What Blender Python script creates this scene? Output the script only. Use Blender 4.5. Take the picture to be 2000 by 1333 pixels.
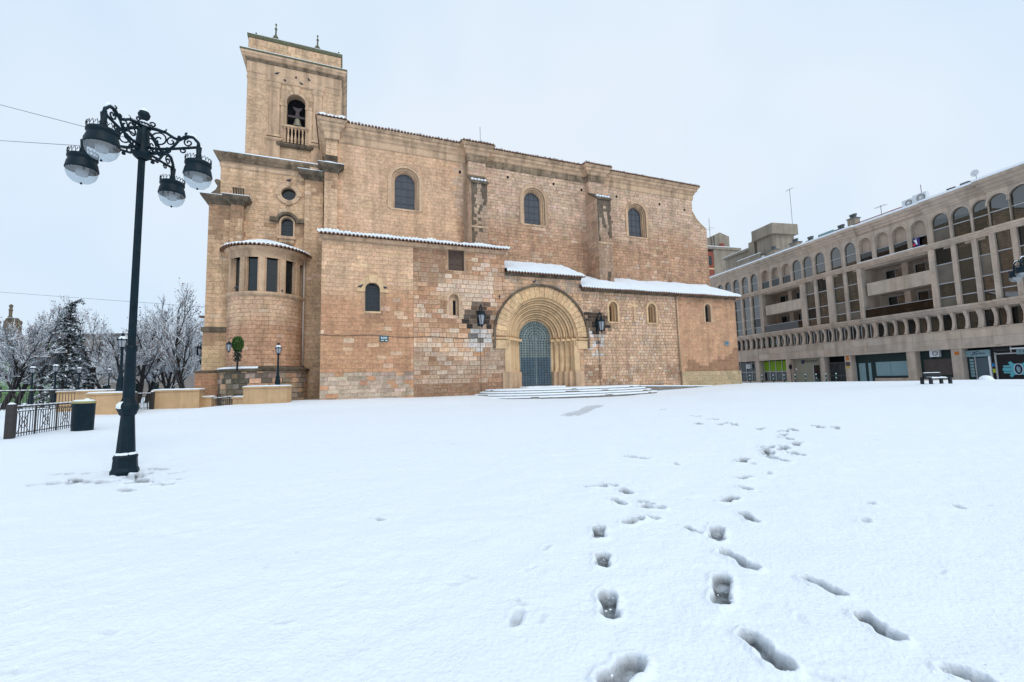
import bpy, math, random
import numpy as np
from mathutils import Vector, noise as mnoise
from mathutils.geometry import tessellate_polygon
R = math.radians
sc = bpy.context.scene
for o in list(bpy.data.objects): bpy.data.objects.remove(o)
COL = sc.collection
rnd = random.Random(7)

# ------------------------------------------------------------------ camera
EYE = 1.45
PIT, ROL, FOC = R(5.1), R(1.39), 840.0
FW = Vector((0, math.cos(PIT), math.sin(PIT)))
D0 = Vector((0, math.sin(PIT), -math.cos(PIT)))
RT = Vector((1, 0, 0)) * math.cos(ROL) + D0 * math.sin(ROL)
DN = Vector((-1, 0, 0)) * math.sin(ROL) + D0 * math.cos(ROL)
cd = bpy.data.cameras.new('camera'); cam = bpy.data.objects.new('camera', cd); COL.objects.link(cam)
cd.sensor_width = 36; cd.lens = FOC / 2000 * 36; cd.clip_start = 0.05; cd.clip_end = 2000
from mathutils import Matrix
cam.matrix_world = Matrix(((RT.x, -DN.x, -FW.x, 0), (RT.y, -DN.y, -FW.y, 0), (RT.z, -DN.z, -FW.z, EYE), (0, 0, 0, 1)))
sc.camera = cam
def at(px, py, Y):
    d = FW + RT * ((px - 1000) / FOC) + DN * ((py - 666.5) / FOC)
    return Vector((0, 0, EYE)) + d * (Y / d.y)
def onz(px, py, z):
    d = FW + RT * ((px - 1000) / FOC) + DN * ((py - 666.5) / FOC)
    return Vector((0, 0, EYE)) + d * ((z - EYE) / d.z)

# ------------------------------------------------------------------ sky, sun, exposure
SUN_EL, SUN_AZ = R(48), R(140)            # azimuth clockwise from +Y
w = bpy.data.worlds.new('World'); sc.world = w; w.use_nodes = True
nt = w.node_tree; nt.nodes.clear()
out = nt.nodes.new('ShaderNodeOutputWorld'); bg = nt.nodes.new('ShaderNodeBackground')
sky = nt.nodes.new('ShaderNodeTexSky'); sky.sky_type = 'NISHITA'; sky.sun_disc = False
sky.sun_elevation = SUN_EL; sky.sun_rotation = SUN_AZ; sky.air_density = 1.0; sky.dust_density = 3.0
sca = nt.nodes.new('ShaderNodeMix'); sca.data_type = 'RGBA'; sca.blend_type = 'MULTIPLY'; sca.inputs[0].default_value = 1
sca.inputs[7].default_value = (0.10, 0.10, 0.10, 1)
nt.links.new(sky.outputs[0], sca.inputs[6])
tc = nt.nodes.new('ShaderNodeTexCoord'); nz = nt.nodes.new('ShaderNodeTexNoise')
nz.inputs['Scale'].default_value = 1.6; nz.inputs['Detail'].default_value = 3
nt.links.new(tc.outputs['Generated'], nz.inputs['Vector'])
cl = nt.nodes.new('ShaderNodeMix'); cl.data_type = 'RGBA'
cl.inputs[6].default_value = (0.66, 0.825, 1.0, 1); cl.inputs[7].default_value = (0.82, 0.905, 1.0, 1)
mr = nt.nodes.new('ShaderNodeMapRange'); mr.inputs[1].default_value = .35; mr.inputs[2].default_value = .65
nt.links.new(nz.outputs[0], mr.inputs[0]); nt.links.new(mr.outputs[0], cl.inputs[0])
mx = nt.nodes.new('ShaderNodeMix'); mx.data_type = 'RGBA'; mx.inputs[0].default_value = 0.93   # cloud deck over the blue
nt.links.new(sca.outputs[2], mx.inputs[6]); nt.links.new(cl.outputs[2], mx.inputs[7])
nt.links.new(mx.outputs[2], bg.inputs[0]); nt.links.new(bg.outputs[0], out.inputs[0])
bg.inputs[1].default_value = 1.03
sl = bpy.data.lights.new('sun', 'SUN'); so = bpy.data.objects.new('sun', sl); COL.objects.link(so)
sl.energy = 1.05; sl.angle = R(18); sl.color = (1, .97, .93)
sd = Vector((math.sin(SUN_AZ) * math.cos(SUN_EL), math.cos(SUN_AZ) * math.cos(SUN_EL), math.sin(SUN_EL)))
so.rotation_euler = sd.to_track_quat('Z', 'Y').to_euler(); so.location = sd * 80
sc.view_settings.view_transform = 'Standard'; sc.view_settings.look = 'None'
sc.view_settings.exposure = 0.0; sc.view_settings.gamma = 1.0
sc.render.engine = 'CYCLES'

# ------------------------------------------------------------------ materials
def mat(name, col=(.5, .5, .5), rough=.8, scale=4.0, var=.18, bump=.2, bscale=None, tint=False, spec=.3, metal=0, snow=0.0, streak=0.0, fine=0.0):
    m = bpy.data.materials.new(name); m.use_nodes = True
    n, l = m.node_tree.nodes, m.node_tree.links
    b = n['Principled BSDF']; b.inputs['Roughness'].default_value = rough; b.inputs['Metallic'].default_value = metal
    b.inputs['Specular IOR Level'].default_value = spec
    tc = n.new('ShaderNodeTexCoord')
    nz = n.new('ShaderNodeTexNoise'); nz.inputs['Scale'].default_value = scale; nz.inputs['Detail'].default_value = 6; nz.inputs['Roughness'].default_value = .62
    l.new(tc.outputs['Object'], nz.inputs['Vector'])
    rp = n.new('ShaderNodeMapRange'); rp.inputs[1].default_value = .28; rp.inputs[2].default_value = .72
    rp.inputs[3].default_value = 1 - var; rp.inputs[4].default_value = 1 + var
    l.new(nz.outputs[0], rp.inputs[0]); fac = rp.outputs[0]
    def mul(a, bb):
        q = n.new('ShaderNodeMath'); q.operation = 'MULTIPLY'; l.new(a, q.inputs[0]); l.new(bb, q.inputs[1]); return q.outputs[0]
    if streak:
        mp = n.new('ShaderNodeMapping'); mp.inputs['Scale'].default_value = (1.6, 1.6, .12); l.new(tc.outputs['Object'], mp.inputs[0])
        n2 = n.new('ShaderNodeTexNoise'); n2.inputs['Scale'].default_value = 1.2; n2.inputs['Detail'].default_value = 5; l.new(mp.outputs[0], n2.inputs['Vector'])
        r2 = n.new('ShaderNodeMapRange'); r2.inputs[1].default_value = .34; r2.inputs[2].default_value = .55; r2.inputs[3].default_value = 1 - streak; r2.inputs[4].default_value = 1
        l.new(n2.outputs[0], r2.inputs[0]); fac = mul(fac, r2.outputs[0])
    if fine:
        n3 = n.new('ShaderNodeTexNoise'); n3.inputs['Scale'].default_value = scale * 7; n3.inputs['Detail'].default_value = 4; l.new(tc.outputs['Object'], n3.inputs['Vector'])
        r3 = n.new('ShaderNodeMapRange'); r3.inputs[1].default_value = .3; r3.inputs[2].default_value = .62; r3.inputs[3].default_value = 1 - fine; r3.inputs[4].default_value = 1 + fine * .3
        l.new(n3.outputs[0], r3.inputs[0]); fac = mul(fac, r3.outputs[0])
    vm = n.new('ShaderNodeVectorMath'); vm.operation = 'SCALE'
    if tint:
        a = n.new('ShaderNodeAttribute'); a.attribute_name = 'tint'; l.new(a.outputs['Color'], vm.inputs[0])
    else: vm.inputs[0].default_value = col
    l.new(fac, vm.inputs['Scale']); colour = vm.outputs[0]
    if snow:   # snow lying on whatever faces up
        g = n.new('ShaderNodeNewGeometry'); sx = n.new('ShaderNodeSeparateXYZ'); l.new(g.outputs['Normal'], sx.inputs[0])
        r4 = n.new('ShaderNodeMapRange'); r4.inputs[1].default_value = snow; r4.inputs[2].default_value = snow + .12
        l.new(sx.outputs[2], r4.inputs[0])
        mm = n.new('ShaderNodeMix'); mm.data_type = 'RGBA'; l.new(r4.outputs[0], mm.inputs[0]); l.new(colour, mm.inputs[6]); mm.inputs[7].default_value = (.88, .92, .97, 1)
        colour = mm.outputs[2]
    l.new(colour, b.inputs['Base Color'])
    if bump:
        bp = n.new('ShaderNodeBump'); bp.inputs['Strength'].default_value = bump; bp.inputs['Distance'].default_value = .02
        nb = n.new('ShaderNodeTexNoise'); nb.inputs['Scale'].default_value = bscale or scale * 4; nb.inputs['Detail'].default_value = 5
        l.new(tc.outputs['Object'], nb.inputs['Vector']); l.new(nb.outputs[0], bp.inputs['Height']); l.new(bp.outputs[0], b.inputs['Normal'])
    return m
def glassy(name, col, rough=.04, ior=2.0):
    m = bpy.data.materials.new(name); m.use_nodes = True; n, l = m.node_tree.nodes, m.node_tree.links
    b = n['Principled BSDF']; b.inputs['Roughness'].default_value = rough; b.inputs['IOR'].default_value = ior
    tc = n.new('ShaderNodeTexCoord'); nz = n.new('ShaderNodeTexNoise'); nz.inputs['Scale'].default_value = .9
    l.new(tc.outputs['Object'], nz.inputs['Vector'])
    mm = n.new('ShaderNodeMix'); mm.data_type = 'RGBA'; l.new(nz.outputs[0], mm.inputs[0])
    mm.inputs[6].default_value = tuple(c * .6 for c in col) + (1,); mm.inputs[7].default_value = tuple(c * 1.4 for c in col) + (1,)
    l.new(mm.outputs[2], b.inputs['Base Color'])
    bp = n.new('ShaderNodeBump'); bp.inputs['Strength'].default_value = .03; l.new(nz.outputs[0], bp.inputs['Height']); l.new(bp.outputs[0], b.inputs['Normal'])
    return m
M = {}
M['stone'] = mat('church stone', tint=True, scale=.95, var=.21, bump=.8, bscale=16, rough=.9, streak=.2, fine=.28)
M['mortar'] = mat('church mortar', (.41, .285, .19), scale=3, var=.15, bump=.3, rough=.95)
M['trim'] = mat('church dressed stone', (.63, .43, .28), scale=1.8, var=.14, bump=.3, bscale=18, rough=.88, streak=.38, fine=.2)
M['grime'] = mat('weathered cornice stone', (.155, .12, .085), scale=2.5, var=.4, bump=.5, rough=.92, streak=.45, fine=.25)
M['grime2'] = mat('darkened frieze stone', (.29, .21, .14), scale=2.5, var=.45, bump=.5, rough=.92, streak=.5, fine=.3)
M['moss'] = mat('mossy coping', (.125, .125, .075), scale=4, var=.35, bump=.5, rough=.95)
M['portal'] = mat('portal stone', (.69, .475, .275), scale=1.5, var=.2, bump=.3, bscale=20, rough=.85, streak=.18, fine=.1)
M['tile'] = mat('clay roof tile', (.25, .14, .09), scale=3, var=.4, bump=.4, rough=.9)
M['snow'] = mat('snow', (.84, .895, .95), scale=2.5, var=.012, bump=.35, bscale=14, rough=.7, spec=.25)
M['dark'] = mat('painted opening shade', (.010, .011, .013), var=.2, bump=0, rough=.9, spec=.1)  # near-black colour stands in for shade in holes, slits and interiors
M['leadglass'] = glassy('leaded church glass', (.06, .066, .08), .2, 1.55)
M['lead'] = mat('window lead', (.07, .08, .10), bump=0, rough=.6)
M['wood'] = mat('brown shutter wood', (.10, .065, .05), scale=5, var=.3, rough=.7)
M['doorup'] = mat('grey green door metal', (.19, .235, .228), scale=2.2, var=.2, bump=.15, rough=.55, streak=.25)
M['doorlow'] = mat('blue grey door panel', (.075, .115, .145), scale=3, var=.25, bump=.1, rough=.45, streak=.2)
M['stud'] = mat('door studs', (.022, .035, .045), bump=0, rough=.5)
M['iron'] = mat('dark green cast iron', (.004, .016, .024), scale=6, var=.4, bump=.3, rough=.5, spec=.18)
M['ironrail'] = mat('brown iron railing', (.045, .04, .038), scale=6, var=.25, bump=.2, rough=.6)
M['pipe'] = mat('pale downpipe', (.58, .50, .42), scale=3, var=.15, rough=.5)
M['bronze'] = mat('bell bronze', (.24, .22, .16), var=.3, rough=.5, metal=.3)
M['yoke'] = mat('bell yoke', (.075, .055, .06), var=.2, rough=.7)
M['render'] = mat('planter wall plaster', (.56, .37, .205), scale=1.4, var=.12, bump=.25, bscale=25, rough=.9, streak=.22, fine=.06)
M['bstone'] = mat('building stone', tint=True, scale=1.1, var=.14, bump=.2, bscale=14, rough=.75, streak=.2, fine=.08)
M['bglass'] = glassy('tinted window glass', (.030, .031, .024), .015, 2.1)
M['cglass'] = glassy('curtained window glass', (.12, .115, .10), .03, 1.9)
M['dglass'] = glassy('dark shop glass', (.006, .012, .014), .03, 1.6)
M['alu'] = mat('pale aluminium', (.40, .40, .41), bump=0, var=.06, rough=.4, spec=.5)
M['dframe'] = mat('dark green frame', (.010, .028, .030), bump=0, rough=.5)
M['beige'] = mat('beige shop panel', (.25, .235, .18), scale=1, var=.08, rough=.7)
M['green'] = mat('lime green blind', (.16, .30, .006), bump=0, var=.06, rough=.6)
M['shutter'] = mat('grey roller shutter', (.07, .105, .125), var=.08, bump=.1, rough=.5)
M['blindg'] = mat('pale blue window film', (.20, .31, .34), var=.05, bump=0, rough=.5)
M['brownsh'] = mat('brown shop shutter', (.075, .06, .055), var=.2, rough=.6)
M['white'] = mat('white paint', (.70, .73, .76), var=.04, bump=0, rough=.5)
M['black'] = mat('black paint', (.008, .009, .012), bump=0, rough=.4)
M['teal'] = mat('teal emblem paint', (.10, .38, .45), var=.12, bump=0, rough=.5)
M['orange'] = mat('orange sign', (.45, .14, .02), var=.1, bump=0, rough=.5)
M['yellow'] = mat('yellow sign', (.55, .36, .02), var=.1, bump=0, rough=.5)
M['lime'] = mat('yellow green sign', (.38, .46, .04), var=.1, bump=0, rough=.5)
M['blue'] = mat('blue sign', (.02, .16, .38), var=.1, bump=0, rough=.5)
M['navy'] = mat('navy disc', (.004, .012, .05), bump=0, rough=.3)
M['red'] = mat('red spot', (.55, .03, .05), bump=0, rough=.6)
M['purple'] = mat('purple cloth', (.045, .035, .16), var=.15, rough=.8)
M['plaque'] = mat('teal street plaque', (.02, .085, .10), bump=0, var=.15, rough=.4)
M['brick'] = mat('red brick wall', (.26, .075, .05), scale=6, var=.2, rough=.9)
M['conc'] = mat('roof block render', (.30, .255, .20), scale=.8, var=.15, bump=.3, rough=.9, streak=.25)
M['grey'] = mat('grey metal', (.12, .13, .135), bump=0, rough=.5)
M['bark'] = mat('dark wet bark', (.026, .023, .024), scale=8, var=.35, bump=.5, rough=.9, snow=.45)
M['twig'] = mat('dark twig', (.030, .028, .030), bump=0, rough=.9)
M['deadleaf'] = mat('brown dry leaf', (.16, .06, .035), var=.3, bump=0, rough=.8)
M['needle'] = mat('dark conifer needle', (.018, .035, .026), scale=5, var=.4, bump=0, rough=.8)
M['ivy'] = mat('green leaf', (.045, .10, .018), scale=5, var=.4, bump=0, rough=.6)
M['bollard'] = mat('green bollard', (.010, .09, .075), bump=0, rough=.4)
M['benchm'] = mat('black bench metal', (.010, .014, .022), bump=0, rough=.5)
M['pave'] = mat('wet paving stone', (.22, .195, .17), scale=2, var=.2, rough=.6)
M['greenwall'] = mat('green painted wall', (.13, .22, .10), scale=.8, var=.2, rough=.9)
M['tanwall'] = mat('greyish tan wall', (.24, .21, .19), scale=.6, var=.15, rough=.9)
M['pigeon'] = mat('pigeon feathers', (.05, .055, .075), bump=0, var=.3, rough=.7)
def bowl():
    m = bpy.data.materials.new('lamp bowl glass'); m.use_nodes = True; n, l = m.node_tree.nodes, m.node_tree.links; n.clear()
    o = n.new('ShaderNodeOutputMaterial'); t = n.new('ShaderNodeBsdfTransparent'); t.inputs[0].default_value = (.82, .88, .92, 1)
    g = n.new('ShaderNodeBsdfGlossy'); g.inputs['Roughness'].default_value = .12; d = n.new('ShaderNodeBsdfDiffuse'); d.inputs[0].default_value = (.55, .6, .63, 1)
    a = n.new('ShaderNodeMixShader'); a.inputs[0].default_value = .5; l.new(g.outputs[0], a.inputs[1]); l.new(d.outputs[0], a.inputs[2])
    b = n.new('ShaderNodeMixShader'); b.inputs[0].default_value = .27; l.new(t.outputs[0], b.inputs[1]); l.new(a.outputs[0], b.inputs[2]); l.new(b.outputs[0], o.inputs[0])
    return m
M['bowl'] = bowl()
def guard():
    m = bpy.data.materials.new('balcony guard glass'); m.use_nodes = True; n, l = m.node_tree.nodes, m.node_tree.links; n.clear()
    o = n.new('ShaderNodeOutputMaterial'); t = n.new('ShaderNodeBsdfTransparent'); t.inputs[0].default_value = (.62, .66, .60, 1); g = n.new('ShaderNodeBsdfGlossy'); g.inputs['Roughness'].default_value = .02
    b = n.new('ShaderNodeMixShader'); f = n.new('ShaderNodeFresnel'); f.inputs[0].default_value = 1.8; l.new(f.outputs[0], b.inputs[0]); l.new(t.outputs[0], b.inputs[1]); l.new(g.outputs[0], b.inputs[2]); l.new(b.outputs[0], o.inputs[0]); return m
M['guard'] = guard()
M['yellowish'] = mat('bin rim', (.34, .31, .14), bump=0, rough=.6)

# ------------------------------------------------------------------ builders
class MB:
    def __init__(s): s.v = []; s.f = []; s.mi = []; s.c = []
    def add(s, vs, fs, col=(.5, .4, .3), mi=0):
        k = len(s.v); s.v += [tuple(p) for p in vs]
        for f in fs: s.f.append(tuple(i + k for i in f)); s.mi.append(mi); s.c.append(col)
        return s
    def box(s, x0, x1, y0, y1, z0, z1, col=(.5, .4, .3), mi=0):
        if x0 > x1: x0, x1 = x1, x0
        if y0 > y1: y0, y1 = y1, y0
        return s.add([(x0, y0, z0), (x1, y0, z0), (x1, y1, z0), (x0, y1, z0), (x0, y0, z1), (x1, y0, z1), (x1, y1, z1), (x0, y1, z1)],
              [(0, 3, 2, 1), (4, 5, 6, 7), (0, 1, 5, 4), (1, 2, 6, 5), (2, 3, 7, 6), (3, 0, 4, 7)], col, mi)
    def prism(s, poly, d0, d1, f, col=(.5, .4, .3), mi=0):   # poly (a,b) extruded from d0 to d1; f(a,b,d)->xyz
        n = len(poly); vs = [f(a, b, d0) for a, b in poly] + [f(a, b, d1) for a, b in poly]
        fs = [tuple(range(n)), tuple(range(2 * n - 1, n - 1, -1))] + [(i, i + n, (i + 1) % n + n, (i + 1) % n) for i in range(n)]
        return s.add(vs, fs, col, mi)
    def lathe(s, prof, seg=16, c=(0, 0, 0), a0=0, a1=2 * math.pi, cap=False, col=(.5, .4, .3), mi=0):
        full = abs(a1 - a0 - 2 * math.pi) < 1e-6; n = seg if full else seg + 1
        vs = []
        for r, z in prof:
            for i in range(n):
                a = a0 + (a1 - a0) * i / seg; vs.append((c[0] + r * math.cos(a), c[1] + r * math.sin(a), c[2] + z))
        fs = []
        for j in range(len(prof) - 1):
            for i in range(seg):
                p, q = i, (i + 1) % n; fs.append((j * n + p, j * n + q, (j + 1) * n + q, (j + 1) * n + p))
        if cap:
            fs.append(tuple(range(n - 1, -1, -1))); fs.append(tuple((len(prof) - 1) * n + i for i in range(n)))
        return s.add(vs, fs, col, mi)
    def tube(s, path, r, seg=6, cap=True, col=(.5, .4, .3), mi=0):
        P = [Vector(p) for p in path]; rs = r if isinstance(r, (list, tuple)) else [r] * len(P)
        vs = []; up0 = None
        for i, p in enumerate(P):
            t = (P[min(i + 1, len(P) - 1)] - P[max(i - 1, 0)])
            t = t.normalized() if t.length > 1e-9 else Vector((0, 0, 1))
            if up0 is None: up0 = Vector((0, 0, 1)) if abs(t.z) < .9 else Vector((1, 0, 0))
            a = t.cross(up0)
            a = a.normalized() if a.length > 1e-6 else t.orthogonal().normalized()
            b = a.cross(t); up0 = b
            for k in range(seg):
                q = 2 * math.pi * k / seg; vs.append(p + (a * math.cos(q) + b * math.sin(q)) * rs[i])
        fs = []
        for i in range(len(P) - 1):
            for k in range(seg):
                fs.append((i * seg + k, i * seg + (k + 1) % seg, (i + 1) * seg + (k + 1) % seg, (i + 1) * seg + k))
        if cap: fs.append(tuple(range(seg - 1, -1, -1))); fs.append(tuple((len(P) - 1) * seg + k for k in range(seg)))
        return s.add(vs, fs, col, mi)
    def cornice(s, path, prof, col=(.5, .4, .3), mi=0, ends=True):
        """path: plan points walked with the outside on the right; prof: (out, z) from bottom to top"""
        P = [Vector((p[0], p[1])) for p in path]; n = len(P); offs = []
        for i in range(n):
            d1 = (P[i] - P[i - 1]).normalized() if i else (P[1] - P[0]).normalized()
            d2 = (P[i + 1] - P[i]).normalized() if i < n - 1 else d1
            n1 = Vector((d1.y, -d1.x)); n2 = Vector((d2.y, -d2.x)); m = (n1 + n2)
            m = m / max(m.dot(n1), .2); offs.append(m)
        vs = []
        for o, z in prof:
            for i in range(n): q = P[i] + offs[i] * o; vs.append((q.x, q.y, z))
        fs = []
        for j in range(len(prof) - 1):
            for i in range(n - 1): fs.append((j * n + i, j * n + i + 1, (j + 1) * n + i + 1, (j + 1) * n + i))
        k = len(prof)
        if ends: fs.append(tuple(j * n for j in range(k))); fs.append(tuple(j * n + n - 1 for j in range(k - 1, -1, -1)))
        return s.add(vs, fs, col, mi)
    def build(s, name, mats, parent=None, smooth=False, kind=None):
        me = bpy.data.meshes.new(name); me.from_pydata(s.v, [], s.f)
        ms = mats if isinstance(mats, (list, tuple)) else [mats]
        for m in ms: me.materials.append(M[m] if isinstance(m, str) else m)
        if len(ms) > 1: me.polygons.foreach_set('material_index', s.mi)
        if any(m in ('stone', 'bstone') for m in ms):
            at_ = me.attributes.new('tint', 'FLOAT_COLOR', 'CORNER'); arr = []
            for f, c in zip(s.f, s.c): arr += [c[0], c[1], c[2], 1.0] * len(f)
            at_.data.foreach_set('color', arr)
        if smooth: me.polygons.foreach_set('use_smooth', [True] * len(me.polygons))
        me.update()
        o = bpy.data.objects.new(name, me); COL.objects.link(o); o.parent = parent
        if kind: o['kind'] = kind
        return o
def tag(o, label, cat, group=None):
    o['label'] = label; o['category'] = cat
    if group: o['group'] = group
    return o
def thing(name, label, cat, loc=(0, 0, 0), rz=0, group=None):
    o = bpy.data.objects.new(name, None); COL.objects.link(o); o.location = loc; o.rotation_euler = (0, 0, rz); o.empty_display_size = .3
    return tag(o, label, cat, group)
def dup(root, loc, rz=None, label=None, scale=None):
    def cp(o, par):
        c = o.copy(); COL.objects.link(c); c.parent = par
        for ch in list(o.children): cp(ch, c)
        return c
    r = cp(root, None); r.location = loc
    if rz is not None: r.rotation_euler = (0, 0, rz)
    if scale: r.scale = (scale,) * 3 if not isinstance(scale, tuple) else scale
    if label: r['label'] = label
    return r
def archpoly(cx, hw, z0, zs, n=14):      # half width hw, sill z0, springing zs, round head; counter-clockwise
    return [(cx - hw, z0), (cx + hw, z0)] + [(cx + hw * math.cos(math.pi * i / n), zs + hw * math.sin(math.pi * i / n)) for i in range(n + 1)]
def rectpoly(a0, a1, b0, b1): return [(a0, b0), (a1, b0), (a1, b1), (a0, b1)]
def circpoly(cx, cz, r, n=20, rz=None): return [(cx + r * math.cos(2 * math.pi * i / n), cz + (rz or r) * math.sin(2 * math.pi * i / n)) for i in range(n)]
def clip(poly, cl):                        # Sutherland-Hodgman, cl convex ccw
    outp = poly
    for i in range(len(cl)):
        a, b = cl[i], cl[(i + 1) % len(cl)]; inp, outp = outp, []
        if not inp: return []
        side = lambda p: (b[0] - a[0]) * (p[1] - a[1]) - (b[1] - a[1]) * (p[0] - a[0])
        for j in range(len(inp)):
            p, q = inp[j - 1], inp[j]; sp, sq = side(p), side(q)
            if (sp >= 0) != (sq >= 0):
                t = sp / (sp - sq); outp.append((p[0] + (q[0] - p[0]) * t, p[1] + (q[1] - p[1]) * t))
            if sq >= 0: outp.append(q)
    return outp
def wall(mb, outline, holes, y, T, f=None, depth=.5, col=(.4, .3, .2), mi=0):
    """solid wall in the x-z plane at y, front towards -y, thickness T, holes with reveals of given depth"""
    f = f or (lambda a, b, d: (a, y + d, b))
    loops = [outline] + [h[0] if isinstance(h, tuple) else h for h in holes]
    flat = [p for lp in loops for p in lp]
    tri = tessellate_polygon([[Vector((a, b, 0)) for a, b in lp] for lp in loops])
    mb.add([f(a, b, 0) for a, b in flat], [tuple(t) for t in tri], col, mi)
    n = len(outline); vs = [f(a, b, 0) for a, b in outline] + [f(a, b, T) for a, b in outline]
    mb.add(vs, [(i, (i + 1) % n, (i + 1) % n + n, i + n) for i in range(n)] + [tuple(range(2 * n - 1, n - 1, -1))], col, mi)
    for h in holes:
        d = h[1] if isinstance(h, tuple) else depth; lp = h[0] if isinstance(h, tuple) else h; m = len(lp)
        mb.add([f(a, b, 0) for a, b in lp] + [f(a, b, d) for a, b in lp], [(i, i + m, (i + 1) % m + m, (i + 1) % m) for i in range(m)], col, mi)
def ring(mb, cx, zs, r0, r1, y0, y1, z0=None, n=24, a0=0, a1=math.pi, col=(.5, .4, .3), mi=0, f=None):
    """arched band between radii r0<r1 from y0 (front) to y1, with straight jambs down to z0"""
    inn = [(cx + r0 * math.cos(a0 + (a1 - a0) * i / n), zs + r0 * math.sin(a0 + (a1 - a0) * i / n)) for i in range(n + 1)]
    ou = [(cx + r1 * math.cos(a0 + (a1 - a0) * i / n), zs + r1 * math.sin(a0 + (a1 - a0) * i / n)) for i in range(n + 1)]
    if z0 is not None:
        inn = [(cx + r0, z0)] + inn + [(cx - r0, z0)]; ou = [(cx + r1, z0)] + ou + [(cx - r1, z0)]
    f = f or (lambda a, b, d: (a, d, b)); m = len(inn)
    vs = [f(a, b, y0) for a, b in inn] + [f(a, b, y0) for a, b in ou] + [f(a, b, y1) for a, b in inn] + [f(a, b, y1) for a, b in ou]
    fs = []
    for i in range(m - 1):
        fs += [(i, i + 1, m + i + 1, m + i), (m + i, m + i + 1, 3 * m + i + 1, 3 * m + i), (i + 1, i, 2 * m + i, 2 * m + i + 1), (2 * m + i + 1, 2 * m + i, 3 * m + i, 3 * m + i + 1)]
    fs += [(0, m, 3 * m, 2 * m), (m - 1, 3 * m - 1, 4 * m - 1, 2 * m - 1)]
    mb.add(vs, fs, col, mi)
def text(body, name, size, matn, parent, loc, rot, extrude=.004):
    cu = bpy.data.curves.new(name, 'FONT'); cu.body = body; cu.size = size; cu.extrude = extrude; cu.align_x = 'CENTER'; cu.align_y = 'CENTER'
    t = bpy.data.objects.new(name, cu); COL.objects.link(t); bpy.context.view_layer.update()
    me = bpy.data.meshes.new_from_object(t.evaluated_get(bpy.context.evaluated_depsgraph_get())); bpy.data.objects.remove(t)
    me.materials.clear(); me.materials.append(M[matn])
    o = bpy.data.objects.new(name, me); COL.objects.link(o); o.parent = parent; o.location = loc; o.rotation_euler = rot
    return o
def lump(x0, x1, y0, y1, z0, h, mb, n=None, jag=.02):       # a lying pad of snow with soft uneven edges
    nx = max(3, min(60, int((x1 - x0) / .12))); ny = max(3, min(20, int((y1 - y0) / .12)))
    vs = []; 
    for j in range(ny + 1):
        for i in range(nx + 1):
            u, v = i / nx, j / ny; e = min(u, 1 - u) * (x1 - x0); g = min(v, 1 - v) * (y1 - y0)
            k = min(1, e / .06) * min(1, g / .06); x, y = x0 + (x1 - x0) * u, y0 + (y1 - y0) * v
            q = mnoise.noise(Vector((x * 3.1, y * 3.1, z0)))
            vs.append((x + jag * q * (1 - k), y + jag * q * (1 - k), z0 + (h * (.8 + .35 * q)) * (k if k < 1 else 1)))
    fs = [(j * (nx + 1) + i, j * (nx + 1) + i + 1, (j + 1) * (nx + 1) + i + 1, (j + 1) * (nx + 1) + i) for j in range(ny) for i in range(nx)]
    mb.add(vs, fs)
# ------------------------------------------------------------------ ground: one sheet of snow
CA = R(21.5); C0 = Vector((-12.535, 28.0, .449))
UU = Vector((math.cos(CA), math.sin(CA), 0)); NN = Vector((-math.sin(CA), math.cos(CA), 0))
def cw(u, v, w=0): p = C0 + UU * u + NN * v; return Vector((p.x, p.y, C0.z + w))
BA = R(101.8); B0 = Vector((39.16, 56.0, 0.0))
BD = Vector((math.cos(BA), math.sin(BA), 0)); BN = Vector((-math.sin(BA), math.cos(BA), 0))
def bw(s, y, z=0): p = B0 + BD * s + BN * y; return Vector((p.x, p.y, z))
ctrl = [(0, -6, 0), (0, 0, 0), (0, 4, 0), (5, 4, 0), (-5, 4, 0), (-7, 8, 0), (8, 8, .03), (-16, 14, 0), (-16.5, 17, 0), (0, 12, 0), (0, 18, .02), (10, 15, .12), (20, 12, .42), (24.7, 25.2, .60),
        (15, 28, .36), (27, 36, .58), (32, 30, .62), (-24, 16, -.1), (-32, 24, -.25), (-28, 34, -.1), (-60, 50, -.8), (-40, 70, -1), (30, 10, .5), (60, 20, .5), (30, -5, .3), (-30, -5, 0)]
for u, v, z in ((-.5, -.4, .43), (3, -.4, .40), (6, -.4, .36), (9, -.4, .36), (11, -.6, .35), (15, -5.2, .07), (19, -5.2, .06), (12, -3.5, .12), (25, -3.8, .07), (27, -2.2, .28), (29, -2.0, .36), (31, -1.8, .42), (36.5, -.5, .50), (38, -6, .5), (8, -9, .04), (20, -10, .08), (0, -8, .10), (30, -9, .25)):
    p = cw(u, v); ctrl.append((p.x, p.y, z))
for s, z in ((16, .05), (0, .15), (-12, .25), (-21, .35)):
    p = bw(s, 1.0); ctrl.append((p.x, p.y, z)); p = bw(s, -8); ctrl.append((p.x, p.y, z))
for px, py, Y in ((475, 790, 26.0), (560, 787, 26.2), (388, 797, 27), (297, 799, 26.3), (240, 811, 24), (120, 806, 24)):
    p = at(px, py, Y); ctrl.append((p.x, p.y, p.z))
ctrl = np.array(ctrl, float)
def gz(x, y):
    x = np.asarray(x, float); y = np.asarray(y, float); sh = x.shape; x = x.ravel(); y = y.ravel(); num = np.zeros_like(x); den = np.zeros_like(x)
    for cx, cy, cz in ctrl:
        wgt = 1.0 / ((x - cx) ** 2 + (y - cy) ** 2 + 2.0) ** 1.9; num += wgt * cz; den += wgt
    return (num / den).reshape(sh)
def gh(x, y): return float(gz(np.array([x]), np.array([y]))[0])
_g = np.random.default_rng(3); _tab = _g.random((256, 256))
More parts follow.
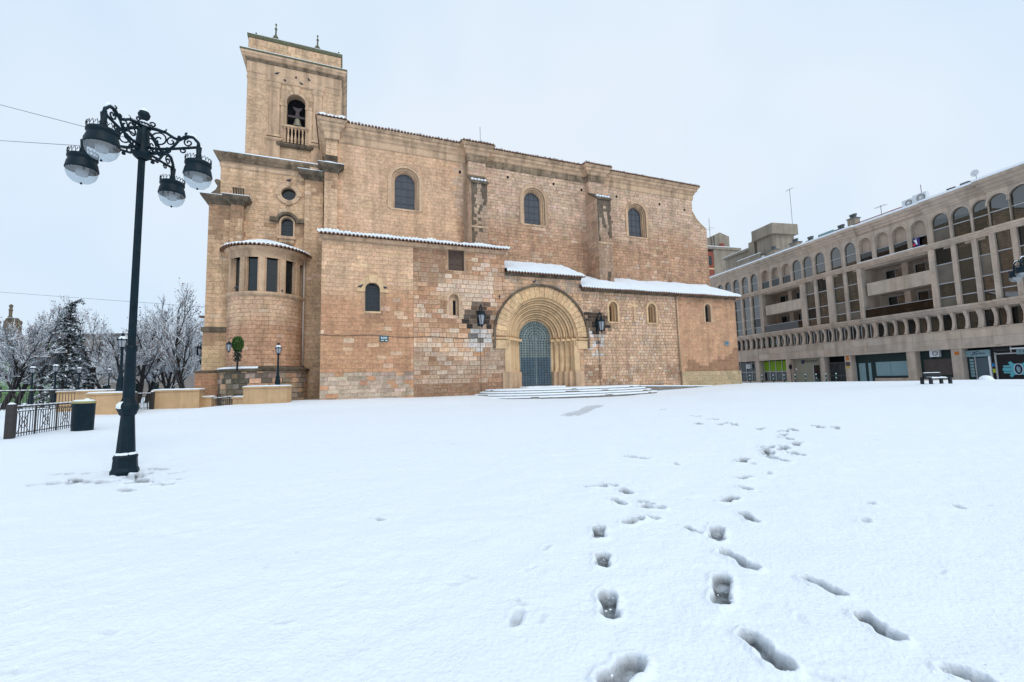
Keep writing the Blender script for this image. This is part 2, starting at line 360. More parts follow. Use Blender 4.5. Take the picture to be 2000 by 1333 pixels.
def vnoise(x, y):
    xi = np.floor(x).astype(int); yi = np.floor(y).astype(int); fx = x - xi; fy = y - yi
    fx = fx * fx * (3 - 2 * fx); fy = fy * fy * (3 - 2 * fy)
    a = _tab[xi % 256, yi % 256]; b = _tab[(xi + 1) % 256, yi % 256]; c = _tab[xi % 256, (yi + 1) % 256]; d = _tab[(xi + 1) % 256, (yi + 1) % 256]
    return (a + (b - a) * fx) * (1 - fy) + (c + (d - c) * fx) * fy - .5
# footprints: toe and heel given as photo pixels, turned into ground points; half width in metres, depth
Z7 = lambda x, y: (1100 + x / 2.222, 920 + y / 2.222)
FP = []
for a, b, c, d, hw, dp in ((155, 240, 155, 294, .055, .05), (170, 350, 172, 412, .055, .05), (188, 516, 206, 630, .055, .055), (335, 800, 170, 925, .065, .06),
        (690, 446, 683, 582, .055, .055), (688, 342, 838, 424, .055, .06), (668, 233, 665, 297, .06, .05), (525, 238, 602, 273, .03, .04), (770, 172, 836, 218, .05, .05),
        (748, 103, 686, 127, .06, .05), (768, 60, 810, 78, .06, .05), (752, 31, 818, 19, .06, .05), (1038, 456, 1226, 542, .035, .055), (1275, 612, 1466, 738, .048, .06),
        (785, 688, 985, 870, .055, .065), (1640, 848, 1880, 935, .05, .06),
        (82, 72, 190, 68, .05, .05), (172, 58, 238, 66, .05, .045), (252, 80, 292, 102, .06, .05), (212, 124, 266, 145, .06, .05), (322, 128, 392, 147, .06, .05), (336, 154, 444, 162, .05, .05), (264, 230, 342, 203, .06, .05), (346, 194, 418, 210, .05, .045)):
    p, q = onz(*Z7(a, b), .0), onz(*Z7(c, d), .0); e = (q - p).normalized() * min(hw * .95, (q - p).length * .4); p += e; q -= e; FP.append((p.x, p.y, q.x, q.y, hw, dp * .9))
for px, py in ((1470, 905), (1502, 922), (1519, 898), (1502, 887), (1553, 888), (1530, 875), (1556, 868), (1534, 857), (1532, 842), (1547, 839), (1484, 837), (1530, 849), (1362, 827), (1390, 817), (1407, 828), (1435, 829), (1425, 826), (1355, 812), (1596, 833), (1320, 905), (1245, 895), (1450, 900), (1290, 800), (1630, 835), (1700, 980), (1690, 1015), (1870, 985), (740, 1013), (1010, 1205)):
    z = gh(*onz(px, py, .05).xy); p = onz(px, py, z); L = .3 if py < 905 else .12; a = R(rnd.uniform(-30, 60)) + math.atan2(p.x, p.y) * -.5 + math.pi / 2
    FP.append((p.x - math.cos(a) * L / 2, p.y - math.sin(a) * L / 2, p.x + math.cos(a) * L / 2, p.y + math.sin(a) * L / 2, .075 if py < 905 else .035, .055 if py < 905 else .018))
for k in range(6):
    px, py = rnd.uniform(1470, 1565), rnd.uniform(838, 905); z = gh(*onz(px, py, .05).xy); p = onz(px, py, z); a = rnd.uniform(.2, 1.6); FP.append((p.x, p.y, p.x + .22 * math.cos(a), p.y + .22 * math.sin(a), .07, .05))
p, q = onz(1112, 811, .02), onz(1162, 794, .03); FP.append((p.x, p.y, q.x, q.y, .42, .05))
for k in range(26):          # trampled, wind-scoured crust round the lamp foot
    p = onz(246 + rnd.gauss(15, 75), 935 + rnd.gauss(2, 12), 0); L = rnd.uniform(.12, .4); a = rnd.uniform(-.5, .5)
    FP.append((p.x - math.cos(a) * L / 2, p.y - math.sin(a) * L / 2, p.x + math.cos(a) * L / 2, p.y + math.sin(a) * L / 2, rnd.uniform(.03, .08), rnd.uniform(.02, .045)))
for k in range(40):          # small pits where snow dropped
    p = onz(rnd.uniform(0, 2000), rnd.uniform(830, 1330), 0); L = rnd.uniform(.03, .1); a = rnd.uniform(0, 6)
    FP.append((p.x - math.cos(a) * L / 2, p.y - math.sin(a) * L / 2, p.x + math.cos(a) * L / 2, p.y + math.sin(a) * L / 2, rnd.uniform(.012, .025), rnd.uniform(.004, .010)))
def gzn(X, Y):
    fade = np.clip(1 - np.hypot(X, Y) / 70, 0, 1)
    return gz(X, Y) + fade * (.05 * vnoise(X * .35, Y * .35) + .022 * vnoise(X * 1.1 + 9, Y * 1.1) + .020 * vnoise(X * 3.1, Y * 3.1 + 4) + .014 * vnoise(X * 8.3, Y * 8.3) * (.6 + 1.2 * vnoise(X * .9, Y * .9 + 7)) + .007 * vnoise(X * 21, Y * 21) * (.7 + 1.4 * vnoise(X * 1.3 + 5, Y * 1.3)) + .0018 * vnoise(X * 55, Y * 55))
def make_ground():
    an = np.concatenate([np.radians(np.linspace(-180, 25, 70, endpoint=False)), np.radians(np.linspace(25, 145, 760, endpoint=False)), np.radians(np.linspace(145, 180, 14, endpoint=False))])
    rr = np.concatenate([np.geomspace(.5, 1.6, 40, endpoint=False), np.geomspace(1.6, 9, 430, endpoint=False), np.geomspace(9, 60, 170, endpoint=False), np.geomspace(60, 420, 24)])
    A_, R_ = np.meshgrid(an, rr); X = R_ * np.cos(A_); Y = R_ * np.sin(A_)
    Z = gzn(X, Y)
    sl = np.zeros_like(Z)
    for x0, y0, x1, y1, hw, dp in FP:
        cx, cy = (x0 + x1) / 2, (y0 + y1) / 2; L = math.hypot(x1 - x0, y1 - y0) / 2 + hw + .15
        ri = np.abs(rr - math.hypot(cx, cy)) < L * 1.05; ai = np.abs(np.angle(np.exp(1j * (an - math.atan2(cy, cx))))) < L * 1.15 / math.hypot(cx, cy)
        if not ri.any() or not ai.any(): continue
        ix = np.ix_(ri, ai); x, y = X[ix], Y[ix]
        dx, dy = x1 - x0, y1 - y0; l2 = dx * dx + dy * dy + 1e-9
        t = np.clip(((x - x0) * dx + (y - y0) * dy) / l2, 0, 1)
        wv = hw * (1 - .2 * np.exp(-((t - .62) / .14) ** 2) + .04 * np.sin(t * 9))        # waist of the sole
        d = np.hypot(x - x0 - t * dx, y - y0 - t * dy) + .014 * vnoise(x * 26, y * 26) * min(1, hw / .05) + .009 * vnoise(x * 60 + 3, y * 60)
        s = d - wv; inside = 1 / (1 + np.exp(np.clip(s / .0022, -40, 40)))
        tread = .004 * np.sin(t * 60) * (hw > .04) * (hw < .1)
        rim = np.exp(-((s - .022) / .022) ** 2) * .016 * (dp / .05) * (.6 + 1.6 * (vnoise(x * 17, y * 17) + .3))
        slope = (t - .5) * .5 * (hw < .1)
        Z[ix] += rim * (1 - inside) - inside * (dp * 1.15 * (1 + .35 * slope) + tread + .01 * vnoise(x * 30, y * 30)) * (hw < .2) - inside * dp * (hw >= .2)
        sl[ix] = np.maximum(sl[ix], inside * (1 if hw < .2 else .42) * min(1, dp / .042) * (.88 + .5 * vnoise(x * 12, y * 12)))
    nr, na = X.shape; V = np.stack([X, Y, Z], -1).reshape(-1, 3)
    V = np.vstack([V, [[0, 0, gh(0, 0)]]]); cen = nr * na
    i = np.arange(nr - 1)[:, None]; j = np.arange(na)[None, :]; j2 = (j + 1) % na
    F = np.stack([i * na + j, (i + 1) * na + j, (i + 1) * na + j2, i * na + j2], -1).reshape(-1, 4)
    T = np.stack([np.arange(na), (np.arange(na) + 1) % na, np.full(na, cen)], -1)
    me = bpy.data.meshes.new('snow_ground'); me.vertices.add(len(V)); me.vertices.foreach_set('co', V.ravel())
    loops = np.concatenate([F.ravel(), T.ravel()]); me.loops.add(len(loops)); me.loops.foreach_set('vertex_index', loops.astype(np.int32))
    st = np.concatenate([np.arange(len(F)) * 4, len(F) * 4 + np.arange(len(T)) * 3]); me.polygons.add(len(st)); me.polygons.foreach_set('loop_start', st.astype(np.int32))
    me.polygons.foreach_set('use_smooth', np.ones(len(st), bool)); me.update(calc_edges=True); me.validate()
    a = me.attributes.new('slush_shade', 'FLOAT', 'POINT'); a.data.foreach_set('value', np.append(sl.ravel(), 0).astype(np.float32))
    o = bpy.data.objects.new('snow_ground', me); COL.objects.link(o); o['kind'] = 'structure'
    m = bpy.data.materials.new('snow on the square'); m.use_nodes = True; n, l = m.node_tree.nodes, m.node_tree.links; b = n['Principled BSDF']
    at_ = n.new('ShaderNodeAttribute'); at_.attribute_name = 'slush_shade'; tc = n.new('ShaderNodeTexCoord')
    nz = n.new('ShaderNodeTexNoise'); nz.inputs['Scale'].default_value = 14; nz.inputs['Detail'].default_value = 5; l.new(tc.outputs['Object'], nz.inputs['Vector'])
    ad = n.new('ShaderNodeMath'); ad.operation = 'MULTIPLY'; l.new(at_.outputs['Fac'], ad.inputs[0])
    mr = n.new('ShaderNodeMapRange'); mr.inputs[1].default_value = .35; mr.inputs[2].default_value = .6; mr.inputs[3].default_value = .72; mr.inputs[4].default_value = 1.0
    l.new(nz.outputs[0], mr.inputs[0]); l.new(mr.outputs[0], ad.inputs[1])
    mm = n.new('ShaderNodeMix'); mm.data_type = 'RGBA'; l.new(ad.outputs[0], mm.inputs[0]); mm.inputs[6].default_value = (.84, .895, .95, 1); mm.inputs[7].default_value = (.075, .082, .082, 1)  # wet slush in the prints, darkened further to carry their shade
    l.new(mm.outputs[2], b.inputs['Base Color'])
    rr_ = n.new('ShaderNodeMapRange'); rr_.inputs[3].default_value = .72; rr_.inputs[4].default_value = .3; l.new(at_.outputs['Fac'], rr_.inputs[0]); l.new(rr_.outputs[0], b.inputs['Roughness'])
    b.inputs['Specular IOR Level'].default_value = .25
    n2 = n.new('ShaderNodeTexNoise'); n2.inputs['Scale'].default_value = 38; n2.inputs['Detail'].default_value = 6; l.new(tc.outputs['Object'], n2.inputs['Vector'])
    n3 = n.new('ShaderNodeTexNoise'); n3.inputs['Scale'].default_value = 5; n3.inputs['Detail'].default_value = 6; l.new(tc.outputs['Object'], n3.inputs['Vector'])
    b1 = n.new('ShaderNodeBump'); b1.inputs['Strength'].default_value = .8; b1.inputs['Distance'].default_value = .016; l.new(n2.outputs[0], b1.inputs['Height'])
    b2 = n.new('ShaderNodeBump'); b2.inputs['Strength'].default_value = .35; b2.inputs['Distance'].default_value = .05; l.new(n3.outputs[0], b2.inputs['Height']); l.new(b2.outputs[0], b1.inputs['Normal'])
    l.new(b1.outputs[0], b.inputs['Normal']); me.materials.append(m)
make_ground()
cr = MB()                       # crumbs of snow kicked out round the prints
for x0, y0, x1, y1, hw, dp in FP[:34]:
    if not .03 < hw < .1: continue
    for k in range(15):
        t = rnd.random(); a = rnd.uniform(0, 6.28); d = hw + .02 + abs(rnd.gauss(0, .07)); x, y = x0 + (x1 - x0) * t + math.cos(a) * d, y0 + (y1 - y0) * t + math.sin(a) * d; r = rnd.choice((.004, .005, .007, .010)) * rnd.uniform(.7, 1.3)
        z = float(gzn(np.array([x]), np.array([y]))[0]) + .018 + r * .3; q = [Vector((rnd.uniform(-1, 1), rnd.uniform(-1, 1), rnd.uniform(-1, 1))) * .3 for _ in range(6)]; b6 = [(1, 0, 0), (0, 1, 0), (-1, 0, 0), (0, -1, 0), (0, 0, 1), (0, 0, -1)]
        cr.add([(x + (b6[i][0] + q[i].x) * r, y + (b6[i][1] + q[i].y) * r, z - .018 + (b6[i][2] + q[i].z) * r * .8) for i in range(6)], [(0, 1, 4), (1, 2, 4), (2, 3, 4), (3, 0, 4), (1, 0, 5), (2, 1, 5), (3, 2, 5), (0, 3, 5)])
o = cr.build('snow_crumbs', 'snow', None, False, 'stuff'); o['label'] = 'small crumbs of snow scattered round the footprints'; o['category'] = 'snow'

# ------------------------------------------------------------------ the cathedral
ca = thing('cathedral', 'tan stone cathedral with a square bell tower and round-arched portal', 'cathedral', C0, CA)
BL = []       # masonry blocks: (front quad pts4, back quad pts4, colour, screen size)
def mixc(a, b, t): return tuple(x + (y - x) * t for x, y in zip(a, b))
def masonry(f, a0, a1, b0, b1, hgt, lmin, lmax, colf, holes=(), proud=.012, rough=.018, gap=.012):
    """courses of blocks over [a0,a1]x[b0,b1]; holes: list of functions b -> (amin, amax) or None"""
    b = b0
    while b < b1 - .04:
        h = min(hgt * rnd.uniform(.88, 1.12), b1 - b)
        if b1 - b - h < .1: h = b1 - b
        a = a0 - rnd.uniform(0, lmin) * 0
        first = True
        while a < a1 - .02:
            L = rnd.uniform(lmin, lmax) * (rnd.uniform(.4, 1) if first else 1); first = False
            e = min(a + L, a1)
            if a1 - e < lmin * .4: e = a1
            segs = [(a, e, b, b + h)]
            for hf in holes:
                ns = []
                for s0, s1, t0, t1 in segs:
                    lo, hi = hf(t0), hf(t1); hm = hf((t0 + t1) / 2)
                    if not any(x and x[0] < s1 and x[1] > s0 for x in (lo, hi, hm)): ns.append((s0, s1, t0, t1)); continue
                    k = 3
                    for q in range(k):
                        c0, c1 = t0 + (t1 - t0) * q / k, t0 + (t1 - t0) * (q + 1) / k; hh = hf((c0 + c1) / 2)
                        if not hh or hh[0] >= s1 or hh[1] <= s0: ns.append((s0, s1, c0, c1))
                        else:
                            if hh[0] > s0 + .04: ns.append((s0, hh[0], c0, c1))
                            if hh[1] < s1 - .04: ns.append((hh[1], s1, c0, c1))
                segs = ns
            col = colf((a + e) / 2, b + h / 2); pr = proud + rnd.uniform(0, rough)
            for s0, s1, t0, t1 in segs:
                g = gap / 2; i = g + .008; w4 = [rnd.uniform(-.004, .004) * (rough > .02) * 2 for _ in range(4)]
                bk = [f(s0 + g, t0 + g, -.003), f(s1 - g, t0 + g, -.003), f(s1 - g, t1 - g, -.003), f(s0 + g, t1 - g, -.003)]
                fr = [f(s0 + i, t0 + i + w4[0], pr), f(s1 - i, t0 + i + w4[1], pr), f(s1 - i, t1 - i + w4[2], pr), f(s0 + i, t1 - i + w4[3], pr)]
                c = cw(*fr[0]); BL.append((fr, bk, col, (s1 - s0) * (t1 - t0) / max(1, c.x ** 2 + c.y ** 2 + c.z ** 2)))
            a = e
        b += h
def hole_rect(a0, a1, b0, b1): return lambda b: (a0, a1) if b0 < b < b1 else None
def hole_arch(cx, hw, b0, bs):
    def h(b):
        if b < b0 or b > bs + hw: return None
        if b <= bs: return (cx - hw, cx + hw)
        k = math.sqrt(max(0, hw * hw - (b - bs) ** 2)); return (cx - k, cx + k)
    return h
def hole_circ(cx, cz, r): return lambda b: (cx - math.sqrt(r * r - (b - cz) ** 2), cx + math.sqrt(r * r - (b - cz) ** 2)) if abs(b - cz) < r else None
def flat(v): return lambda a, b, o: (a, v - o, b)
def jit(c, s=.07):
    k = 1 + rnd.gauss(0, s); return tuple(max(.02, x * g_ * k * (1 + rnd.gauss(0, s * .22))) for x, g_ in zip(c, (1.045, .995, .985)))
CREAM, TAN, ORANGE, PINK, WHITE, GREYB, BROWN, DARK = (.70, .475, .30), (.64, .42, .26), (.56, .325, .19), (.59, .37, .25), (.72, .575, .44), (.43, .345, .265), (.30, .175, .105), (.05, .042, .036)
LANTERNS = ((10.85, 5.6), (21.2, 5.4))
def soot(a, b, c):
    for lu, lw in LANTERNS:
        d = math.hypot((a - lu) / 1.45, (b - lw - .1) / (1.2 if b > lw else .95)) + rnd.uniform(-.2, .2)
        if d < 1: return mixc(DARK, c, rnd.choice((0, .0, .08, .2)) if d < .82 else rnd.choice((.2, .4, .6, .8)))
        if abs(a - lu) < .75 and -2.6 < b - lw < 0: return mixc((.66, .63, .58), (.12, .12, .11), .85 if rnd.random() < .12 else 0) if rnd.random() < .75 else c
    return c
nse = lambda a, b, s, o=0: mnoise.noise(Vector((a * s + o, b * s, o * 1.7)))
RUNS = ((-7.5, -5.35, 13.9, 3.2), (-1.45, -.1, 16.6, 1.3), (-.1, .9, 17.1, 1.7), (-3.8, -3.15, 13.1, 1.6), (-2.0, -1.4, 13.1, 2.2), (-7.6, -5.6, 4.8, .9), (-6.9, 0, 17.1, .5), (4.7, 7.3, 14.9, .9), (16.2, 18.8, 14.9, .9), (27.6, 30.3, 14.9, .9), (2.6, 3.9, 5.8, 1.2))
def runs(a, b, c):
    for a0, a1, t, L in RUNS:
        if a0 < a < a1 and t - L < b < t:
            k = (t - b) / L + .7 * nse(a * 2.2, b * .5, 1.0, 9) + rnd.uniform(-.15, .15)
            if k < .55: return mixc(c, BROWN, .62)
    return c
def col_low_left(a, b):
    if b < 1.75 + .15 * nse(a, b, .6): c = mixc(GREYB, WHITE, rnd.choice((0, .1, .3, .5, .7))); c = c if rnd.random() > .15 else ORANGE; return jit(c, .1)
    t = min(1, max(0, (b - 6.5 - .8 * nse(a, b, .3)) / 1.0)); c = mixc(ORANGE, CREAM, t)
    if t < .5 and rnd.random() < .10: c = mixc(CREAM, WHITE, rnd.random() * .5)
    return jit(runs(a, b, c), .055)
def col_low_right(a, b):
    q = nse(a, b, .45, 3) + .3 * rnd.gauss(0, 1) * .8; wz = math.exp(-((a - 10.3) / 2.6) ** 2 - ((b - 6.0) / 2.8) ** 2)
    if q < -.28: c = mixc(ORANGE, BROWN, rnd.random() * .5)
    elif q < .0: c = mixc(PINK, TAN, rnd.random())
    elif q < .25: c = mixc(CREAM, PINK, rnd.random() * .6)
    else: c = mixc(WHITE, CREAM, rnd.random() * .4)
    if rnd.random() < wz * .75: c = mixc(WHITE, CREAM, rnd.random() * .6)
    if b > 8.3 + .5 * nse(a, b, .8, 7) and a < 8.4: c = mixc(c, BROWN, .65)
    if a > 12.2 and b > 7: c = mixc(c, ORANGE, .6)
    if b < 3.0 + 1.6 * nse(a, b, .4, 12): c = mixc(c, rnd.choice((BROWN, GREYB, GREYB)), .6)
    if b < .9: c = mixc(c, BROWN, .75)
    return jit(soot(a, b, c), .06)
def col_portal(a, b): return jit(soot(a, b, mixc(TAN, rnd.choice((PINK, GREYB, ORANGE, CREAM)), rnd.random() * .6) if b < 8 else mixc(GREYB, TAN, rnd.random())), .08)
def col_right(a, b):
    q = nse(a, b, .4, 21) + .35 * rnd.gauss(0, 1); c = mixc(PINK, TAN, rnd.random()) if q < -.2 else (mixc(CREAM, TAN, rnd.random()) if q < .2 else mixc(WHITE, CREAM, rnd.random()))
    c = mixc(c, (.61, .455, .325), .35)
    if b < 2.1 and nse(a, b, .5, 5) > -.05: c = mixc(c, GREYB if rnd.random() < .5 else BROWN, .65)
    return jit(soot(a, b, c), .07)
def col_end(a, b):
    c = mixc((.55, .325, .195), TAN, rnd.random() * .35)
    if b < 2.6 + (a - 33) * .22 + nse(a, b, .7, 2) * 1.1 and a > 30.5: c = mixc(c, BROWN, .75)
    if b > 7.2 and rnd.random() < .5: c = mixc(c, BROWN, .4)
    return jit(c, .05)
def col_nave(a, b):
    if a < 10.2 + .6 * nse(a, b, 1.1): return jit(mixc((.625, .41, .255), (.67, .46, .30), .5 + nse(a, b, .25)), .035)
    up = min(1, max(0, (b - 14.2 - 2 * nse(a, b, .2, 4)) / 2)); c = mixc((.50, .315, .20), (.60, .435, .31), up)
    if rnd.random() < .14: c = mixc(c, WHITE, rnd.random() * .5)
    return jit(c, .085)
def col_tow(a, b):
    c = mixc((.60, .42, .26), (.64, .44, .275), .5 + nse(a, b, .4))
    if rnd.random() < .06: c = mixc(c, WHITE, .4)
    return jit(runs(a, b, c), .045)
body = MB()                                     # wall cores behind the facing (joint colour)
# --- low range in front: window openings
lw_win = archpoly(3.245, .485, 5.88, 7.41); rw = rectpoly(8.57, 9.78, 9.16, 10.7); nic = archpoly(8.95, .36, 5.75, 7.0)
PC, PW = 16.1, 4.33                             # portal centre and springing
por = [(PC - 3.1, -.9), (PC + 3.1, -.9)] + archpoly(PC, 3.1, 0, PW, 28)[2:]
wall(body, [(0, -1.2), (19.75, -1.2), (19.75, 9.2), (13.0, 9.2), (13.0, 10.75), (0, 10.75)], [(lw_win, .45), (rw, .3), (nic, .3), (por, .05)], 0, 3.9)
hp = lambda b: (PC - 3.22, PC + 3.22) if b < -.2 else hole_arch(PC, 3.22, -.5, PW)(b)
masonry(flat(0), 0, 6.0, -.5, 10.62, .285, .45, .78, col_low_left, [hole_arch(3.245, .53, 5.86, 7.41)], .008, .012)
masonry(flat(0), 6.0, 13.0, -.5, 10.62, .33, .38, .85, col_low_right, [hole_rect(8.5, 9.85, 9.08, 10.76), hole_arch(8.95, .42, 5.72, 7.0), hp], .012, .035, .030)
masonry(flat(0), 13.0, 19.75, -.5, 9.05, .30, .32, .7, col_portal, [hp], .012, .03, .018)
w1 = archpoly(22.9, .42, 5.72, 7.0); w2 = archpoly(26.98, .42, 5.74, 7.02); w3 = archpoly(33.4, .34, 5.95, 7.3)
wall(body, rectpoly(19.75, 29.85, -1.2, 8.3), [(w1, .8), (w2, .8)], .12, 3.75)
masonry(flat(.12), 19.75, 29.85, -.5, 8.2, .255, .24, .50, col_right, [hole_arch(22.9, .5, 5.68, 7.0), hole_arch(26.98, .5, 5.68, 7.02)], .012, .04, .028)
wall(body, rectpoly(29.85, 36.9, -1.2, 8.3), [(w3, .5)], 0, 3.85)
masonry(flat(0), 29.85, 36.9, 1.3, 8.2, .27, .4, .62, col_end, [hole_arch(33.4, .42, 5.9, 7.3)], .004, .007, .01)
body.box(29.8, 37.0, -.10, .05, -1.2, 1.33)
masonry(flat(-.10), 29.8, 37.0, -.9, 1.33, .44, .85, 1.15, lambda a, b: jit(mixc((.52, .42, .26), (.36, .28, .17), rnd.random() * .4), .06), (), .01, .012)
# --- nave wall
NW = [6.0, 17.5, 28.95]
wall(body, rectpoly(0, 36.3, 7, 20.3), [(archpoly(c, 1.12, 15.0, 17.36), .12) for c in NW], 4.0, 1.2)
masonry(flat(4.0), .86, 10.9, 10.2, 20.1, .30, .55, .85, col_nave, [hole_arch(6.0, 1.2, 14.95, 17.36)], .006, .008)
masonry(flat(4.0), 11.9, 36.3, 8.0, 20.1, .29, .35, .75, col_nave, [hole_arch(17.5, 1.2, 14.95, 17.36), hole_arch(28.95, 1.2, 14.95, 17.36)], .010, .03, .016)
body.box(.01, 1.2, 5.19, 16, 7, 20.3); body.box(35.2, 36.29, 5.19, 16, 7, 20.3)
# east end buttress with a broken top
body.prism([(36.28, 7), (38.2, 7), (38.2, 16.9), (37.5, 17.35), (36.9, 17.9), (36.5, 18.5), (36.28, 18.7)], 4.05, 6.5, lambda a, b, d: (a, d, b))
masonry(flat(4.05), 36.3, 38.2, 8.0, 16.8, .29, .35, .7, col_nave, (), .012, .035, .016)
masonry(flat(4.05), 36.3, 37.3, 16.8, 17.4, .29, .3, .6, col_nave, (), .012, .035, .016)
# --- tower foot, its corner buttress and pilasters
wall(body, rectpoly(-6.95, 0.0, -1.2, 17.3), [(circpoly(-2.55, 15.33, .5), .4), (archpoly(-2.6, .41, 12.08, 13.08), .4)], 4.6, 1.4)
body.box(-6.95, -5.5, 6.01, 16, -1.2, 17.3); body.box(-1.3, -.01, 6.01, 9, 7, 17.3)
masonry(flat(4.6), -6.95, 0, 2.0, 17.1, .30, .5, .85, col_tow, [hole_circ(-2.55, 15.33, .58), hole_arch(-2.6, .5, 12.0, 13.08), lambda b: (-6.1, -1.5) if b < 10.3 else None], .007, .012)
def buttress(u0, u1, v0, v1, b0, b1, colf, side=True, hgt=.3, l0=.4, l1=.8):
    body.box(u0, u1, v0, v1, b0, b1)
    masonry(flat(v0), u0, u1, max(b0, -.5), b1, hgt, l0, l1, colf, (), .008, .015)
    if side:
        masonry(lambda a, b, o: (u0 - o, -a, b), -v1, -v0, max(b0, -.5), b1, hgt, l0, l1, colf, (), .008, .015)
        masonry(lambda a, b, o: (u1 + o, a, b), v0, v1, max(b0, -.5), b1, hgt, l0, l1, colf, (), .008, .015)
stain = lambda f: (lambda a, b: mixc(f(a, b), BROWN, .55 if (b > 11 and nse(a, b, 1.1, 6) > .02) else 0))
buttress(-7.5, -5.4, 4.3, 6.0, 5.1, 13.85, stain(col_tow), False)
buttress(-6.1, -5.38, 3.95, 4.3, 5.1, 13.85, stain(col_tow))
buttress(-7.55, -5.6, 4.22, 6.05, 2.1, 4.75, lambda a, b: jit(runs(a, b, (.60, .43, .25)), .05), False)
body.box(-7.85, -5.3, 4.05, 6.1, -1.2, 1.95)
masonry(flat(4.05), -7.85, -5.3, -.9, 1.95, .4, .5, .9, lambda a, b: jit(mixc(ORANGE, BROWN, rnd.random() * .6), .08), (), .012, .02)
buttress(-1.42, -.16, 4.3, 4.6, -.9, 16.55, col_tow)
buttress(-.05, .86, 3.72, 4.4, 8, 17.1, lambda a, b: jit(runs(a, b, (.66, .46, .295)), .03))
buttress(.02, .84, 3.82, 4.4, 18.1, 20.25, lambda a, b: jit(runs(a, b, (.66, .46, .295)), .03))
# --- nave buttresses: slim shaft to the cornice, deep lower part with a sloped cap
def stainb(a, b): c = mixc(col_nave(13, b), GREYB, .3); return mixc(c, (.05, .047, .035), .8 if nse(a * 3.2, b * .35, 1.0, 5) + .12 * (b - 15.5) + rnd.uniform(-.1, .1) > -.05 else .15)
for u0, u1, us0, us1, capw, dp in ((11.15, 12.55, 11.2, 12.75, 18.4, 1.5), (23.05, 24.55, 23.1, 24.7, 18.45, 1.9)):
    buttress(us0, us1, 4.0 - .55, 4.1, 9, 20.3, lambda a, b: mixc(col_nave(13, b + 3), BROWN, .12))
    v0 = 4.0 - dp; capw2 = capw - 1.0
    body.prism([(4.1, 8), (v0, 8), (v0, capw2), (4.1 - .66, capw), (4.1, capw)], u0, u1, lambda a, b, d: (d, a, b))
    masonry(flat(v0), u0, u1, 8.2, capw2, .3, .22, .42, stainb, (), .008, .02)
    masonry(lambda a, b, o: (u0 - o, -a, b), -4.0, -v0, 8.2, capw2, .3, .35, .7, lambda a, b: mixc(col_nave(13, b + 2), BROWN, .1), (), .008, .02)
    masonry(lambda a, b, o: (u1 + o, a, b), v0, 4.0, 8.2, capw2, .3, .35, .7, lambda a, b: col_nave(13, b), (), .008, .02)
    m = MB(); m.prism([(v0 - .14, capw2 - .05), (v0 - .14, capw2 + .12), (4.1 - .62, capw + .16), (4.1 - .62, capw - .02)], u0 - .1, u1 + .1, lambda a, b, d: (d, a, b)); m.build('buttress_cap', 'grime', ca)
    m = MB(); 
    for k in range(5): m.lathe([(.0, -.13), (.13, -.05), (.15, .04), (.1, .12), (0, .15)], 8, (u0 + (u1 - u0) * (k + .5) / 5, v0 + .14 + .04 * (k % 2), capw2 + .34))
    m.build('snow_lumps', 'snow', ca, True, 'stuff')
    m = MB(); m.box(u0 - .05, u1 + .06, v0 - .06, 4.05, 13.55 - (0 if u0 < 20 else .35), 13.72 - (0 if u0 < 20 else .35)); m.build('string_course', 'trim', ca)
# --- round chapel
KU, KV, KR = -3.8, 4.6, 2.4
def cyl(r): return lambda a, b, o: (KU + (r + o) * math.cos(a / r), KV + (r + o) * math.sin(a / r), b)
body.lathe([(KR - .05, 2.0), (KR - .05, 7.15)], 48, (KU, KV, 0), math.pi, 2 * math.pi)
body.lathe([(2.72, -1.2), (2.72, 1.98)], 48, (KU, KV, 0), math.pi, 2 * math.pi)
def col_ch(a, b):
    c = mixc((.57, .345, .215), (.64, .44, .285), min(1, max(0, (b - 5.0 + .6 * nse(a, b, .5)) / .6)))
    return jit(mixc(c, WHITE, .3) if rnd.random() < .07 else c, .05)
masonry(cyl(KR), KR * math.pi, KR * 2 * math.pi, 2.2, 7.1, .30, .42, .68, col_ch, (), .006, .008)
masonry(cyl(2.78), 2.78 * math.pi, 2.78 * 2 * math.pi, -.9, 1.95, .34, .4, .75, lambda a, b: jit(mixc(rnd.choice((GREYB, TAN, GREYB)), (.075, .075, .055), rnd.choice((.85, .6, .2, 0)) if a < 2.78 * 1.62 * math.pi else rnd.choice((0, .2, .5)) * .6), .12), (), .012, .03, .02)
body.box(1.2, 35.2, 15.9, 17.0, 7, 20.3)
body.box(36.3, 36.87, 3.9, 45, -1.2, 8.3); body.box(35.2, 36.285, 16.01, 40, 7, 20.3)
masonry(lambda a, b, o: (36.9 + o, a, b), .1, 45, -.5, 8.2, .36, .6, 1.1, col_end, (), .006, .01)
masonry(lambda a, b, o: (36.3 + o, a, b), 6.5, 40, 8.2, 20.1, .36, .6, 1.1, col_nave, (), .01, .03)
body.build('wall_core', 'mortar', ca)
# --- facing stones: the 300 that show largest one by one, the rest as one part
BL.sort(key=lambda q: -q[3])
FQ = [(4, 5, 6, 7), (0, 1, 5, 4), (1, 2, 6, 5), (2, 3, 7, 6), (3, 0, 4, 7)]
for fr, bk, col, s_ in BL[:300]:
    m = MB(); c0 = Vector(bk[0]); m.add([Vector(p) - c0 for p in bk + fr], FQ, col); o = m.build('stone', 'stone', ca); o.location = c0
m = MB()
for fr, bk, col, s_ in BL[300:]: m.add(bk + fr, FQ, col)
m.build('facing_stones', 'stone', ca, kind='stuff')

